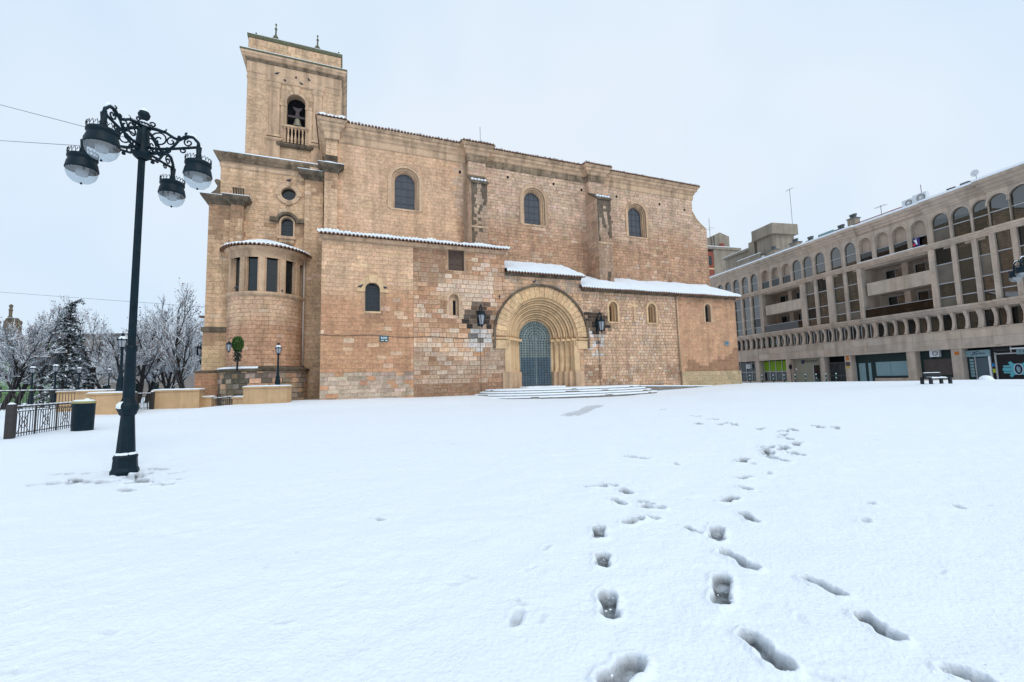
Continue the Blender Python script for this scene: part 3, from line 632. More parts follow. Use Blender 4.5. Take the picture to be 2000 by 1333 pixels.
# --- openings with panes
def glazed(cx, hw, z0, zs, y, cols, rows, name='window', gm='leadglass', bars='lead', parent=None, bar=.035, arch=True, frame=.05):
    shape = archpoly(cx, hw, z0, zs) if arch else rectpoly(cx - hw, cx + hw, z0, zs)
    top = zs + hw if arch else zs; root = MB()
    for i in range(1, cols): x = cx - hw + 2 * hw * i / cols; h = top if not arch else zs + math.sqrt(max(0, hw * hw - (x - cx) ** 2)); root.box(x - bar / 2, x + bar / 2, y - .03, y + .03, z0, h)
    for j in range(1, rows): z = z0 + (top - z0) * j / rows; k = hw if z < zs or not arch else math.sqrt(max(0, hw * hw - (z - zs) ** 2)); root.box(cx - k, cx + k, y - .034, y + .034, z - bar / 2, z + bar / 2)
    if arch: ring(root, cx, zs, hw - frame, hw, y - .04, y + .05, z0, 16)
    else:
        for x in (cx - hw, cx + hw - frame): root.box(x, x + frame, y - .04, y + .05, z0, zs)
        root.box(cx - hw + frame, cx + hw - frame, y - .04, y + .05, zs - frame, zs)
    root.box(cx - hw + frame, cx + hw - frame, y - .04, y + .05, z0, z0 + frame)
    wo = root.build(name, bars, parent or ca)
    for i in range(cols):
        for j in range(rows):
            a0, a1 = cx - hw + 2 * hw * i / cols, cx - hw + 2 * hw * (i + 1) / cols; b0, b1 = z0 + (top - z0) * j / rows, z0 + (top - z0) * (j + 1) / rows
            pl = clip(rectpoly(a0, a1, b0, b1), shape)
            if len(pl) > 2:
                t = rnd.uniform(-.006, .006); m = MB(); m.prism(pl, y - .004, y + .014, lambda a, b, d: (a, d + t * (a - cx) / hw, b)); m.build('pane', gm, wo)
    return wo
for k, c in enumerate(NW):
    m = MB(); ring(m, c, 17.36, 1.12, 1.32, 3.93, 4.0, 14.95); ring(m, c, 17.36, 1.32, 1.40, 3.90, 3.985, 15.0)
    ring(m, c, 17.36, .98, 1.12, 4.10, 4.5, 15.0); ring(m, c, 17.36, .86, .98, 4.24, 4.5, 15.0); ring(m, c, 17.36, .80, .86, 4.38, 4.6, 15.0)
    m.box(c - 1.15, c + 1.15, 3.94, 4.5, 14.86, 15.0); m.build('window_surround', 'trim', ca)
    glazed(c, .80, 15.0, 17.36, 4.5, 3, 5)
# low windows
m = MB(); ring(m, 3.245, 7.41, .485, .95, -.05, .0, 7.42, 12, col=CREAM); m.box(2.2, 2.76, -.09, .0, 7.22, 7.42); m.box(3.73, 4.3, -.09, .0, 7.22, 7.42)
m.prism([(3.05, 7.86), (3.44, 7.86), (3.56, 8.42), (2.93, 8.42)], -.10, 0, lambda a, b, d: (a, d, b)); m.build('window_surround', 'portal', ca); m = MB(); m.box(2.7, 3.8, -.03, .02, 5.76, 5.88); m.build('window_sill', 'portal', ca)
glazed(3.245, .485, 5.88, 7.41, .38, 4, 6, gm='dglass', bar=.012, frame=.03)
m = MB(); m.box(8.45, 9.9, -.03, .02, 10.7, 10.82); m.build('lintel', 'wood', ca)
sh = glazed(9.175, .6, 9.17, 10.69, .2, 2, 3, name='shuttered_window', gm='wood', bars='wood', arch=False, bar=.09, frame=.09)
m = MB(); ring(m, 8.95, 7.0, .36, .55, -.03, .0, 5.75, 12); m.box(8.6, 9.3, .2, .29, 5.75, 7.36); m.build('niche', 'trim', ca)
m = MB(); m.prism(archpoly(9.02, .10, 5.85, 6.85, 6), .18, .21, lambda a, b, d: (a, d, b)); m.build('slit', 'dark', ca)
for c in (22.9, 26.98):
    z = 7.0 if c < 25 else 7.02
    m = MB(); ring(m, c, z, .42, .60, .07, .12, 5.70, 12); ring(m, c, z, .30, .42, .34, .9, 5.72, 12); ring(m, c, z, .2, .30, .6, .9, 5.72, 12); m.box(c - .5, c + .5, .05, .9, 5.58, 5.70); m.box(c - .17, c + .17, .08, .118, 7.6, 7.9); m.build('window_surround', 'portal', ca)
    m = MB(); m.box(c - .3, c + .3, .82, .88, 5.7, 7.3); m.build('slit', 'dark', ca)
m = MB(); m.box(24.97, 25.15, .02, .1, 5.75, 7.55); m.box(24.66, 24.969, .03, .1, 7.08, 7.26); m.box(25.151, 25.46, .03, .1, 7.08, 7.26); m.build('stone_cross', 'portal', ca)
m = MB(); ring(m, 33.4, 7.3, .34, .52, -.03, .0, 5.92, 12); m.build('window_surround', 'trim', ca)
glazed(33.4, .34, 5.95, 7.3, .4, 2, 4, gm='dglass', bar=.02, frame=.03)
# oculus and tower-foot window
m = MB()
def oval(mb, cx, cz, r0, r1, y0, y1, n=28):
    ring(mb, cx, cz, r0, r1, y0, y1, None, n, 0, 2 * math.pi)
oval(m, -2.55, 15.33, .5, .80, 4.46, 4.6)
for k in range(4):
    a = math.pi / 2 * k; x, z = -2.55 + .74 * math.cos(a), 15.33 + .74 * math.sin(a); m.box(x - .15, x + .15, 4.40, 4.6, z - .16, z + .16)
m.build('oculus_frame', 'trim', ca)
m = MB(); m.prism(circpoly(-2.55, 15.33, .5), 4.85, 4.88, lambda a, b, d: (a, d, b)); m.build('pane', 'dglass', ca)
m = MB(); ring(m, -2.6, 13.08, .41, .52, 4.50, 4.6, 12.05); m.build('window_surround', 'trim', ca)
m = MB(); ring(m, -2.6, 13.08, .60, .78, 4.32, 4.6, None, 18)
for x0, x1 in ((-3.75, -3.36), (-1.84, -1.45)): m.box(x0, x1, 4.34, 4.6, 13.12, 13.40)
for k in range(17): a = math.pi * (k + .5) / 17; m.box(-2.6 + .57 * math.cos(a) - .022, -2.6 + .57 * math.cos(a) + .022, 4.42, 4.6, 13.08 + .57 * math.sin(a) - .03, 13.08 + .57 * math.sin(a) + .03)
m.build('hood_mould', 'grime', ca)
m = MB(); m.box(-3.2, -2.0, 4.3, 4.6, 11.8, 12.0); m.box(-3.1, -2.1, 4.4, 4.6, 11.55, 11.79)
for k in range(8): m.box(-3.08 + k * .125, -3.02 + k * .125, 4.34, 4.6, 11.42, 11.54)
m.build('window_sill', 'trim', ca)
glazed(-2.6, .41, 12.08, 13.08, 4.9, 2, 3, gm='dglass', bar=.02, frame=.04)

# --- portal: voussoirs, five recessed orders, jamb shafts, studded door
po = MB(); 
for k in range(5):
    r0, r1 = 3.1 - .336 * k, 3.1 - .336 * (k + 1); v0, v1 = .3 * k, .3 * (k + 1)
    ring(po, PC, PW, r1, r0, v1, v1 + .31, 1.55 if k < 4 else .35, 36)
    # soffit shoulders
ring(po, PC, PW, 3.06, 3.1, -.02, .32, 1.55, 36)
po.build('portal_orders', 'portal', ca)
for k in range(5):
    r = 3.1 - .336 * k - .10; v = .3 * k + .12
    pth = [(PC + r * math.cos(math.pi * i / 40), v, PW + r * math.sin(math.pi * i / 40)) for i in range(41)]
    m = MB(); m.tube(pth, .085, 8); r2 = r - .155; pth = [(PC + r2 * math.cos(math.pi * i / 40), v + .17, PW + r2 * math.sin(math.pi * i / 40)) for i in range(41)]; m.tube(pth, .05, 6)
    m.build('archivolt', 'portal', ca, True)
nv = 27
vs_ = MB().build('arch_ring', 'portal', ca) if False else None
ar = MB(); ring(ar, PC, PW, 4.0, 4.16, -.20, .0, 3.4, 40); aro = ar.build('hood_mould', 'grime', ca)
for k in range(nv):
    a0, a1 = math.pi * k / nv + .004, math.pi * (k + 1) / nv - .004; q = rnd.uniform(0, .012)
    m = MB(); poly = [(PC + 3.12 * math.cos(a0 + (a1 - a0) * i / 3), PW + 3.12 * math.sin(a0 + (a1 - a0) * i / 3)) for i in range(4)] + [(PC + 3.985 * math.cos(a1 - (a1 - a0) * i / 3), PW + 3.985 * math.sin(a1 - (a1 - a0) * i / 3)) for i in range(4)]
    m.prism(poly, -.09 - q, .02, lambda a, b, d: (a, d, b), jit(mixc((.70, .50, .29), (.68, .41, .21), max(0, .3 + nse(k * .4, 1, 1.0)) if 8 < k < 19 else .1), .05)); m.build('voussoir', 'stone', ca)
for sx in (-1, 1):
    m = MB(); x0, x1 = sorted((PC + sx * 3.08, PC + sx * 4.0)); m.box(x0, x1, -.13, .02, 3.35, 4.0); m.build('impost_block', 'portal', ca)
    m = MB(); x0, x1 = sorted((PC + sx * 3.1, PC + sx * 4.2)); m.cornice([(x0, .0), (x1, .0)], [(0, 4.02), (.12, 4.06), (.19, 4.12), (.19, 4.2), (.02, 4.24)])
    for k in range(5): r0 = 3.1 - .336 * k; xa, xb = sorted((PC + sx * r0, PC + sx * (r0 - .45))); m.box(xa, xb, .3 * k + .0, .3 * k + .35, 4.03 - k * .002, 4.21 + k * .002)
    m.build('impost', 'portal', ca)
    m = MB(); x0, x1 = sorted((PC + sx * 2.76, PC + sx * 3.24)); m.box(x0, x1, -.06, .3, 1.55, 4.0); m.build('jamb_pilaster', 'portal', ca)
    m = MB(); m.lathe([(0, 3.55), (.06, 3.6), (.12, 3.72), (.17, 3.82), (.17, 3.98)], 8, (PC + sx * 3.0, -.08, 0)); m.build('corbel', 'portal', ca)
    for k in range(1, 5):
        r = 3.1 - .336 * k + .17; m = MB()
        m.lathe([(.15, 1.55), (.15, 1.66), (.11, 1.72), (.13, 1.78), (.085, 1.84), (.085, 3.62), (.10, 3.66), (.085, 3.7), (.11, 3.8), (.16, 3.96), (.16, 4.03)], 12, (PC + sx * (r - .165), .3 * k + .12, 0)); m.build('jamb_shaft', 'portal', ca, True)
    m = MB()
    for k in range(5):
        r0 = 3.1 - .336 * k; xa, xb = sorted((PC + sx * (r0 + (.4 if k == 0 else 0)), PC + sx * (r0 - .336)))
        m.box(xa, xb, -.1 + .3 * k if k else -.12, .3 * k + .9, -.8, 1.56 - .002 * k)
    m.build('portal_plinth', 'trim', ca)
    # courses of the brown plinth
do = MB(); HW = 1.40; yD = 1.52
do.prism(archpoly(PC, HW, .3, PW), yD, yD + .1, lambda a, b, d: (a, d, b)); dro = do.build('door', 'doorup', ca)
for sx in (-1, 1):
    shp = archpoly(PC, HW, .32, PW, 18); xa, xb = sorted((PC + sx * .03, PC + sx * (HW - .01)))
    pl = clip(rectpoly(xa, xb, .32, 6), shp); m = MB(); m.prism(pl, yD - .035, yD - .001, lambda a, b, d: (a, d, b)); lf = m.build('door_leaf', 'doorup', dro)
    m = MB(); xa, xb = sorted((PC + sx * .26, PC + sx * (HW - .12))); m.box(xa, xb, yD - .055, yD - .036, .36, 2.75); m.build('wicket_panel', 'doorlow', dro)
    m = MB(); xa, xb = sorted((PC + sx * .035, PC + sx * .25)); m.box(xa, xb, yD - .050, yD - .036, .36, 2.75); m.build('wicket_panel', 'doorlow', dro)
m = MB(); m.box(PC - .045, PC + .045, yD - .10, yD - .036, .3, 5.7); m.build('door_post', 'doorup', dro)
m = MB(); st = []
for j in range(19):
    for i in range(11): st.append((PC - 1.25 + i * .25, .5 + j * .2))
for r in (.35, .6, .85, 1.1, 1.28):
    n = int(math.pi * r / .2)
    for i in range(n + 1): a = math.pi * i / n; st.append((PC + r * math.cos(a), PW + r * math.sin(a)))
for x, z in st:
    m.lathe([(.055, 0), (.045, .025), (.0, .04)], 6, (0, 0, 0))
    k = len(m.v) - 18
    for i in range(18): p = m.v[k + i]; m.v[k + i] = (x + p[0], yD - .05 - p[2] - (.006 if z < 2.8 else 0), z + p[1])
m.build('studs', 'stud', dro, kind='stuff')

# --- roofs with clay tiles and lying snow
def tiled(mapf, L, Ls, name, snow_t=.09, pitch=.25, slope_n=6, back=True, amp=.065):
    """mapf(s, t, h): s metres along the eave, t metres up the slope, h above the roof plane"""
    nw = int(L / pitch); ns = nw * 6
    tl = MB(); vs = []; ts = [-.16, .02] + [Ls * (j + 1) / slope_n for j in range(slope_n)]
    wv = lambda i: abs(math.cos(math.pi * i / 6)) * amp * 1.4
    for t in ts:
        for i in range(ns + 1): vs.append(mapf(L * i / ns, t, wv(i)))
    n = ns + 1; fs = [(j * n + i, j * n + i + 1, (j + 1) * n + i + 1, (j + 1) * n + i) for j in range(len(ts) - 1) for i in range(ns)]
    tl.add(vs, fs); tl.add([mapf(L * i / ns, -.16, wv(i)) for i in range(n)] + [mapf(L * i / ns, -.155, wv(i) - .05 - .03 * (i % 6 in (2, 3, 4))) for i in range(n)], [(i, n + i, n + i + 1, i + 1) for i in range(ns)])
    tl.add([mapf(L * i / ns, -.10, -.06) for i in range(n)] + [mapf(L * i / ns, .5, -.06) for i in range(n)], [(i, n + i, n + i + 1, i + 1) for i in range(ns)])
    ro = tl.build(name, 'tile', ca)
    sn = MB(); vs = []; ts = [-.06, -.05, .0, .09] + [.09 + (Ls - .09) * (j + 1) / (slope_n * 2) for j in range(slope_n * 2)]
    for q, t in enumerate(ts):
        for i in range(ns + 1):
            s = L * i / ns; p = mapf(s, t, 0); nz = mnoise.noise(Vector((p[0] * 2, p[1] * 2, p[2] * 2))); nb = mnoise.noise(Vector((p[0] * .5, p[1] * .5, 3)))
            hh = (.0, .62, .92, 1)[q] if q < 4 else 1
            vs.append(mapf(s, t + .16 * max(-.3, nb) - (.07 * nz + .06 * (wv(i) / .07 - .5) if q < 3 else 0), wv(i) * (1.3 if q < 2 else 1.0) + (snow_t * max(.25, 1 + .6 * nz + .8 * nb)) * hh + .004))
    fs = [(j * n + i, j * n + i + 1, (j + 1) * n + i + 1, (j + 1) * n + i) for j in range(len(ts) - 1) for i in range(ns)]
    sn.add(vs, fs); sn.build('roof_snow', 'snow', ro, True, 'stuff')
    return ro
def plane_roof(u0, u1, ve, we, sl, Ls):
    c = math.cos(math.atan(sl)); s_ = math.sin(math.atan(sl))
    return (lambda s, t, h: (u0 + s, ve + t * c - h * s_, we + t * s_ + h * c)), u1 - u0, Ls
f, L, Ls = plane_roof(-.28, 13.3, -.34, 10.98, .29, 4.3); tiled(f, L, Ls, 'tiled_roof', .17)
f, L, Ls = plane_roof(13.02, 19.95, -.30, 9.30, .46, 4.6); tiled(f, L, Ls, 'tiled_roof', .11)
f, L, Ls = plane_roof(19.55, 37.35, -.34, 8.40, .46, 4.7); tiled(f, L, Ls, 'tiled_roof', .12)
fe = (lambda s, t, h: (37.25 - t * .9 - h * .4, 4.2 + s, 8.42 + t * .42 + h * .9)); tiled(fe, 40.5, 6.5, 'tiled_roof', .12)
# hipped east end of the low roof
m = MB(); m.prism([(-.3, 8.3), (4.0, 8.3), (4.0, 10.4)], 36.89, 37.3, lambda a, b, d: (d, a, b)); m.build('roof_gable', 'trim', ca)
for u0, u1, w0, v in ((-.15, 13.12, 10.70, 0), (13.0, 19.75, 9.06, 0), (19.75, 37.0, 8.18, .0)):
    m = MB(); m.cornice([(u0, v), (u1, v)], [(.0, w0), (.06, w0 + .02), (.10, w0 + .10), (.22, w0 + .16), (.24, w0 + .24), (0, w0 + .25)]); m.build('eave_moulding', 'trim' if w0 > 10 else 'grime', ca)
def nave_path():
    return [(-.02, 9.4), (-.02, 3.66), (.9, 3.66), (.9, 3.98), (11.14, 3.98), (11.14, 3.40), (12.8, 3.40), (12.8, 3.98), (23.04, 3.98), (23.04, 3.40), (24.76, 3.40), (24.76, 3.98), (36.32, 3.98), (36.32, 12)]
m = MB(); m.cornice(nave_path()[:5], [(.0, 19.75), (.06, 19.78), (.10, 19.95), (.10, 20.3)]); m.build('frieze', 'trim', ca)
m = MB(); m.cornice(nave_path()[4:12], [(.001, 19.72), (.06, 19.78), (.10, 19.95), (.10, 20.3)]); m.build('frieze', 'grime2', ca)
m = MB(); m.cornice(nave_path()[11:], [(.0, 19.75), (.06, 19.78), (.10, 19.95), (.10, 20.3)]); m.build('frieze', 'trim', ca)
for u, w_ in ((10.6, 18.9), (15.0, 19.1), (19.6, 19.15), (22.6, 19.0), (26.6, 18.9), (31.9, 18.8), (35.2, 18.6), (25.9, 16.2)):
    m = MB(); m.box(u - .09, u + .09, 3.93, 4.0, w_ - .1, w_ + .1); m.build('putlog_hole_shade', 'dark', ca)  # dark boxes on the wall face, colouring in the shade of small holes
m = MB(); m.cornice(nave_path(), [(.10, 20.3), (.2, 20.36), (.26, 20.56), (.42, 20.66), (.44, 20.86)]); m.cornice(nave_path(), [(.30, 20.86), (.48, 20.90), (.62, 21.06), (.62, 21.12)]); m.build('cornice', 'trim', ca)
m = MB(); m.cornice(nave_path()[4:6] , [(.1, 19.72), (.13, 19.9)]); 
# eave tiles of the nave: rows of half-round ends following the cornice
P = nave_path(); tl = MB(); sn = MB()
offs = MB(); offs.cornice(P, [(.6, 0), (.1, 1)], ends=False); n = len(P)
for i in range(n - 1):
    a, b = Vector(offs.v[i]), Vector(offs.v[i + 1]); d = b - a; L = d.length; d.normalize(); nr = Vector((d.y, -d.x, 0)); k = max(1, int(L / .25))
    for q in range(k):
        c = a + d * (L * (q + .5) / k); r = .105
        for rr_, mb_, dz, e0, e1 in ((r, tl, 21.14, .12, -.55), (r * .9, sn, 21.215 + rnd.uniform(0, .03), .06 - rnd.uniform(0, .08), -.55)):
            vs = [];
            for e in (e0, e1):
                for w_ in range(5): t = math.pi * w_ / 4; p = c + d * (rr_ * math.cos(t)) + nr * e; vs.append((p.x, p.y, dz + rr_ * math.sin(t) * 1.0 + (.10 if e < 0 else 0)))
            mb_.add(vs, [(w_, w_ + 1, w_ + 6, w_ + 5) for w_ in range(4)] + [(0, 1, 2, 3, 4), (5, 6, 7, 8, 9)])
tlo = tl.build('eave_tiles', 'tile', ca, kind='stuff'); sn.build('eave_snow', 'snow', tlo, True, 'stuff')
m = MB(); m.prism([(3.6, 21.05), (10, 22.3), (16.4, 21.05)], .1, 36.9, lambda a, b, d: (d, a, b)); m.build('nave_roof', 'snow', ca)
m = MB(); lump(-.62, 1.5, 3.02, 4.8, 21.22, .30, m); m.build('snow_pad', 'snow', ca, True, 'stuff')

# --- round chapel: sill ring, piers, windows, eaves, roof
full = (math.pi, 2 * math.pi)
m = MB(); m.lathe([(KR, 7.05), (KR + .12, 7.1), (KR + .16, 7.2), (KR + .16, 7.32), (KR + .02, 7.36)], 48, (KU, KV, 0), *full); m.build('sill_ring', 'trim', ca, True)
m = MB(); m.lathe([(KR, 9.72), (KR + .02, 10.0), (KR + .05, 10.02), (KR + .05, 10.2), (KR + .2, 10.26), (KR + .3, 10.44)], 48, (KU, KV, 0), *full); m.build('lintel_ring', 'trim', ca)
m = MB(); m.lathe([(2.78, 1.93), (2.92, 1.98), (2.94, 2.12), (2.4, 2.32)], 48, (KU, KV, 0), *full); m.build('base_moulding', 'grime', ca)
m = MB(); m.lathe([(2.6, 2.28), (2.86, 2.2), (2.95, 2.15), (2.95, 2.13)], 30, (KU, KV, 0), math.pi * 1.02, math.pi * 1.5); m.build('snow_pad', 'snow', ca, True, 'stuff')
npan = 6
def polar(r, a): return (KU + r * math.cos(a), KV + r * math.sin(a))
for k in range(npan + 1):
    a = math.pi + math.pi * k / npan; m = MB()
    for da, dr, w in ((0, .05, .30), ):
        for rr_, w_, z0, z1 in ((KR + .05, .17, 7.33, 9.74), (KR - .05, .27, 7.331, 9.739)):
            p = [polar(rr_, a - w_ / KR), polar(rr_, a + w_ / KR), polar(rr_ - .3, a + w_ / KR), polar(rr_ - .3, a - w_ / KR)]
            m.add([(x, y, z0) for x, y in p] + [(x, y, z1) for x, y in p], [(0, 3, 2, 1), (4, 5, 6, 7), (0, 1, 5, 4), (1, 2, 6, 5), (2, 3, 7, 6), (3, 0, 4, 7)])
    m.build('window_pier', 'trim', ca)
for k in range(npan):
    a0, a1 = math.pi + math.pi * k / npan, math.pi + math.pi * (k + 1) / npan; p, q = polar(KR - .2, a0), polar(KR - .2, a1)
    for j in range(2):
        m = MB(); z0, z1 = 7.33 + j * 1.2, 7.32 + (j + 1) * 1.2; m.add([(p[0], p[1], z0), (q[0], q[1], z0), (q[0], q[1], z1), (p[0], p[1], z1)], [(0, 1, 2, 3)])
        nrm = Vector((q[1] - p[1], p[0] - q[0], 0)).normalized() * -.02; m.add([(p[0] + nrm.x, p[1] + nrm.y, z0), (q[0] + nrm.x, q[1] + nrm.y, z0), (q[0] + nrm.x, q[1] + nrm.y, z1), (p[0] + nrm.x, p[1] + nrm.y, z1)], [(3, 2, 1, 0)])
        m.build('pane', 'dglass', ca)
m = MB(); m.lathe([(KR - .5, 7.2), (KR - .5, 10.2)], 24, (KU, KV, 0), *full); m.build('chapel_core', 'dark', ca)
RE = KR + .42; LE = math.pi * RE
def conef(s, t, h):
    a = math.pi + s / RE; r = RE - t * .93; return (KU + r * math.cos(a), KV + r * math.sin(a), 10.5 + t * .34 + h)
tiled(conef, LE, 2.6, 'tiled_roof', .10)
# downpipe
m = MB(); m.tube([(-1.36, 4.05, 10.7), (-1.36, 4.05, 2.25)], .07, 10); m.tube([(-1.36, 4.05, 10.7), (-1.4, 4.3, 10.9)], .07, 8); m.build('downpipe', 'pipe', ca, True)
m = MB(); m.tube([(-1.36, 4.05, 2.2), (-1.36, 4.05, -.8)], .085, 10)
for z in (2.2, .8): m.lathe([(.085, z), (.12, z + .02), (.12, z + .1), (.085, z + .12)], 10, (-1.36, 4.05, 0))
m.build('downpipe', 'iron', ca, True)
m = MB(); m.tube([(29.75, -.02, 8.25), (29.75, -.06, 1.35)], .07, 8); m.tube([(29.95, -.12, 8.3), (29.75, -.04, 8.0)], .06, 8); m.build('downpipe', 'trim', ca, True)
# --- cornices of the tower foot
cor = [(.0, 0), (.08, .05), (.12, .2), (.32, .3), (.44, .48), (.46, .6)]
def corn(path, w0, sc_=1.0, mt='grime', name='cornice', snow=.0):
    m = MB(); m.cornice(path, [(o * sc_, w0 + z * sc_) for o, z in cor]); o = m.build(name, mt, ca)
    if snow:
        m = MB(); m.cornice(path, [(.46 * sc_ + .012, w0 + .6 * sc_ - .01), (.46 * sc_ + .012, w0 + .6 * sc_ + snow * .7), (.40 * sc_, w0 + .6 * sc_ + snow), (-.3, w0 + .6 * sc_ + snow + .05)], ends=True); m.build('cornice_snow', 'snow', o, True, 'stuff')
    return o
corn([(-6.97, 9), (-6.97, 4.58), (-6.1, 4.58), (-6.1, 4.54), (-.4, 4.54)], 17.28, .85, 'grime2', 'cornice', .09)
m = MB(); m.cornice([(-6.96, 9), (-6.96, 4.59), (-1.5, 4.59)], [(0, 16.8), (.05, 16.85), (.07, 17.0), (0, 17.1)]); m.build('string_course', 'trim', ca)
m = MB(); m.box(-6.9, -.02, 4.62, 16, 17.31, 17.82); lump(-6.9, -.6, 4.3, 8.4, 17.86, .08, m); m.build('tower_ledge', 'snow', ca)
corn([(-7.52, 6.2), (-7.52, 4.28), (-6.14, 4.28), (-6.14, 3.93), (-5.36, 3.93), (-5.36, 4.62)], 13.84, .95, 'grime', 'cornice', .04)
corn([(-1.44, 4.62), (-1.44, 4.28), (-.14, 4.28), (-.14, 4.62)], 16.55, 1.0, 'grime', 'capital', .05)
corn([(-.07, 4.4), (-.07, 3.70), (.88, 3.70), (.88, 4.1)], 17.1, .95, 'grime', 'capital', .06)
def flutes(u0, u1, v, w0, k, name='fluted_console'):
    m = MB()
    for i in range(k):
        u = u0 + (u1 - u0) * (i + .5) / k
        m.tube([(u, v, w0), (u, v - .02, w0 + .2), (u, v + .08, w0 + .42), (u, v - .02, w0 + .62), (u, v - .12, w0 + .72)], [.05, .075, .05, .06, .075], 7)
    m.build(name, 'grime', ca, True)
flutes(-6.1, -5.35, 4.2, 14.42, 5); flutes(-.05, .86, 3.72, 17.68, 7)
m = MB()
for i in range(5): m.lathe([(.0, -.04), (.07, .0), (.085, .06), (0, .14)], 8, (-6.05 + .15 * i, 3.98, 14.52))
lump(-.1, .9, 3.36, 3.7, 17.7, .2, m); m.build('snow_lumps', 'snow', ca, True, 'stuff')
def volute(cx, cz, s, y0, y1, sgn=1):
    pts = []
    for i in range(30): t = i / 29; a = t * 3.4 * math.pi; r = .36 * (1 - t * .8); pts.append((cx + sgn * r * math.cos(a) * s, (y0 + y1) / 2, cz + r * math.sin(a) * s))
    m = MB(); m.tube(pts, .09 * s, 6); m.prism([(cx - .38 * s, cz - .4 * s), (cx + .38 * s, cz - .4 * s), (cx + .3 * s, cz + .25 * s), (cx, cz + .36 * s), (cx - .3 * s, cz + .2 * s)], y0, y1, lambda a, b, d: (a, d, b)); m.build('volute', 'trim', ca)
volute(-.75, 17.5, 1.1, 4.25, 4.5); 
m = MB(); m.prism([(-7.5, 14.4), (-6.96, 14.4), (-6.96, 15.75), (-7.1, 15.8), (-7.25, 15.75), (-7.28, 15.6), (-7.12, 15.5), (-7.08, 15.3), (-7.2, 15.0), (-7.45, 14.75)], 4.5, 5.2, lambda a, b, d: (a, d, b)); m.build('volute', 'grime', ca)
m = MB(); m.cornice([(-7.5, 6.1), (-7.5, 4.25), (-5.4, 4.25)], [(.02, 4.72), (.14, 4.76), (.14, 5.04), (.02, 5.1)]); m.build('string_course', 'grime', ca)
m = MB(); m.cornice([(-7.8, 6.1), (-7.8, 4.1), (-5.2, 4.1)], [(.0, 1.93), (.12, 1.95), (.14, 2.06), (-.3, 2.14)]); m.build('base_moulding', 'grime', ca)
m = MB(); m.box(-7.85, -7.2, 4.5, 4.62, 5.75, 5.9); m.build('water_spout', 'wood', ca)

# --- bell tower
TU0, TU1, TV = -6.25, .97, 8.5; TC = -2.57
hb = archpoly(TC, .72, 21.4, 25.12); tb = MB()
wall(tb, rectpoly(TU0, TU1, 14, 30.3), [(hb, .9)], TV, 1.2)
tb.box(TU0 + .002, TU0 + 1.2, TV + 1.201, TV + 7.2, 14, 30.3); tb.box(TU1 - 1.2, TU1 - .002, TV + 1.201, TV + 7.2, 14, 30.3); tb.box(TU0 + .01, TU1 - .01, TV + 6, TV + 7.2, 14, 30.29); tb.box(TU0 + .3, TU1 - .3, TV + .3, TV + 7, 29.9, 30.2)
tb.box(TU0 + 1.2, TU1 - 1.2, TV + 3, TV + 3.1, 18, 28); tbo = tb.build('tower_core', 'mortar', ca)
BL.clear()
masonry(flat(TV), TU0, TU1, 17.6, 27.05, .30, .5, .85, lambda a, b: jit(mixc((.60, .435, .28), (.64, .45, .285), .5 + nse(a, b, .4)), .04), [hole_arch(TC, .85, 21.3, 25.12), hole_rect(-4.62, -3.8, 20.4, 27), hole_rect(-1.24, -.53, 20.4, 27)], .006, .008)
masonry(lambda a, b, o: (TU1 + o, a, b), TV, TV + 7.2, 17.6, 27.05, .3, .5, .85, lambda a, b: jit((.60, .435, .28), .04), (), .006, .008)
masonry(flat(TV), TU0 + .02, TU1 - .02, 28.9, 30.15, .72, .55, .95, lambda a, b: jit((.64, .45, .28), .06), (), .01, .01)
m = MB()
for fr, bk, col, s_ in BL: m.add(bk + fr, FQ, col)
m.build('tower_facing_stones', 'stone', ca, kind='stuff')
tp = [(TU0, TV + 7.2), (TU0, TV), (TU1, TV), (TU1, TV + 7.2)]
m = MB(); m.cornice(tp, [(.0, 26.55), (.05, 26.58), (.06, 26.72), (.02, 26.75), (.02, 27.06), (.08, 27.1), (.12, 27.22), (.04, 27.26), (.04, 28.05)]); m.build('entablature', 'trim', ca)
m = MB(); m.cornice(tp, [(.20, 28.28), (.34, 28.32), (.36, 28.44), (.46, 28.5), (.48, 28.66)]); m.build('cornice', 'trim', ca)
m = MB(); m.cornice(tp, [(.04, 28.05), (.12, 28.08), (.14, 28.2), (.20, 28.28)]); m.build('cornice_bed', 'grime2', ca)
m = MB(); m.cornice([(-4.75, TV), (-4.75, TV - .05), (-.4, TV - .05), (-.4, TV)], [(0, 26.57), (.06, 26.6), (.08, 26.74), (.03, 26.78), (.03, 28.0), (.0, 28.04)]); m.build('entablature_break', 'trim', ca)
m = MB(); m.cornice(tp, [(.40, 28.661), (.52, 28.68), (.52, 28.80), (.30, 28.82)]); o = m.build('cornice_edge', 'moss', ca)
m = MB(); m.cornice(tp, [(.50, 28.80), (.47, 28.87), (-.05, 28.92)]); m.build('cornice_snow', 'snow', o, False, 'stuff')
m = MB(); m.cornice(tp, [(-.02, 30.15), (.08, 30.18), (.10, 30.46), (-.3, 30.5)]); o = m.build('coping', 'moss', ca)
m = MB(); m.cornice(tp, [(.07, 30.46), (.05, 30.53), (-.4, 30.58)]); m.build('coping_snow', 'snow', o, False, 'stuff')
m = MB(); m.box(TU0 + .7, TU1 - .4, TV + .25, TV + .29, 30.72, 30.77)
for k in range(9): x = TU0 + .8 + k * .72; m.box(x, x + .03, TV + .25, TV + .29, 30.5, 30.72)
m.build('roof_rail', 'grey', ca)
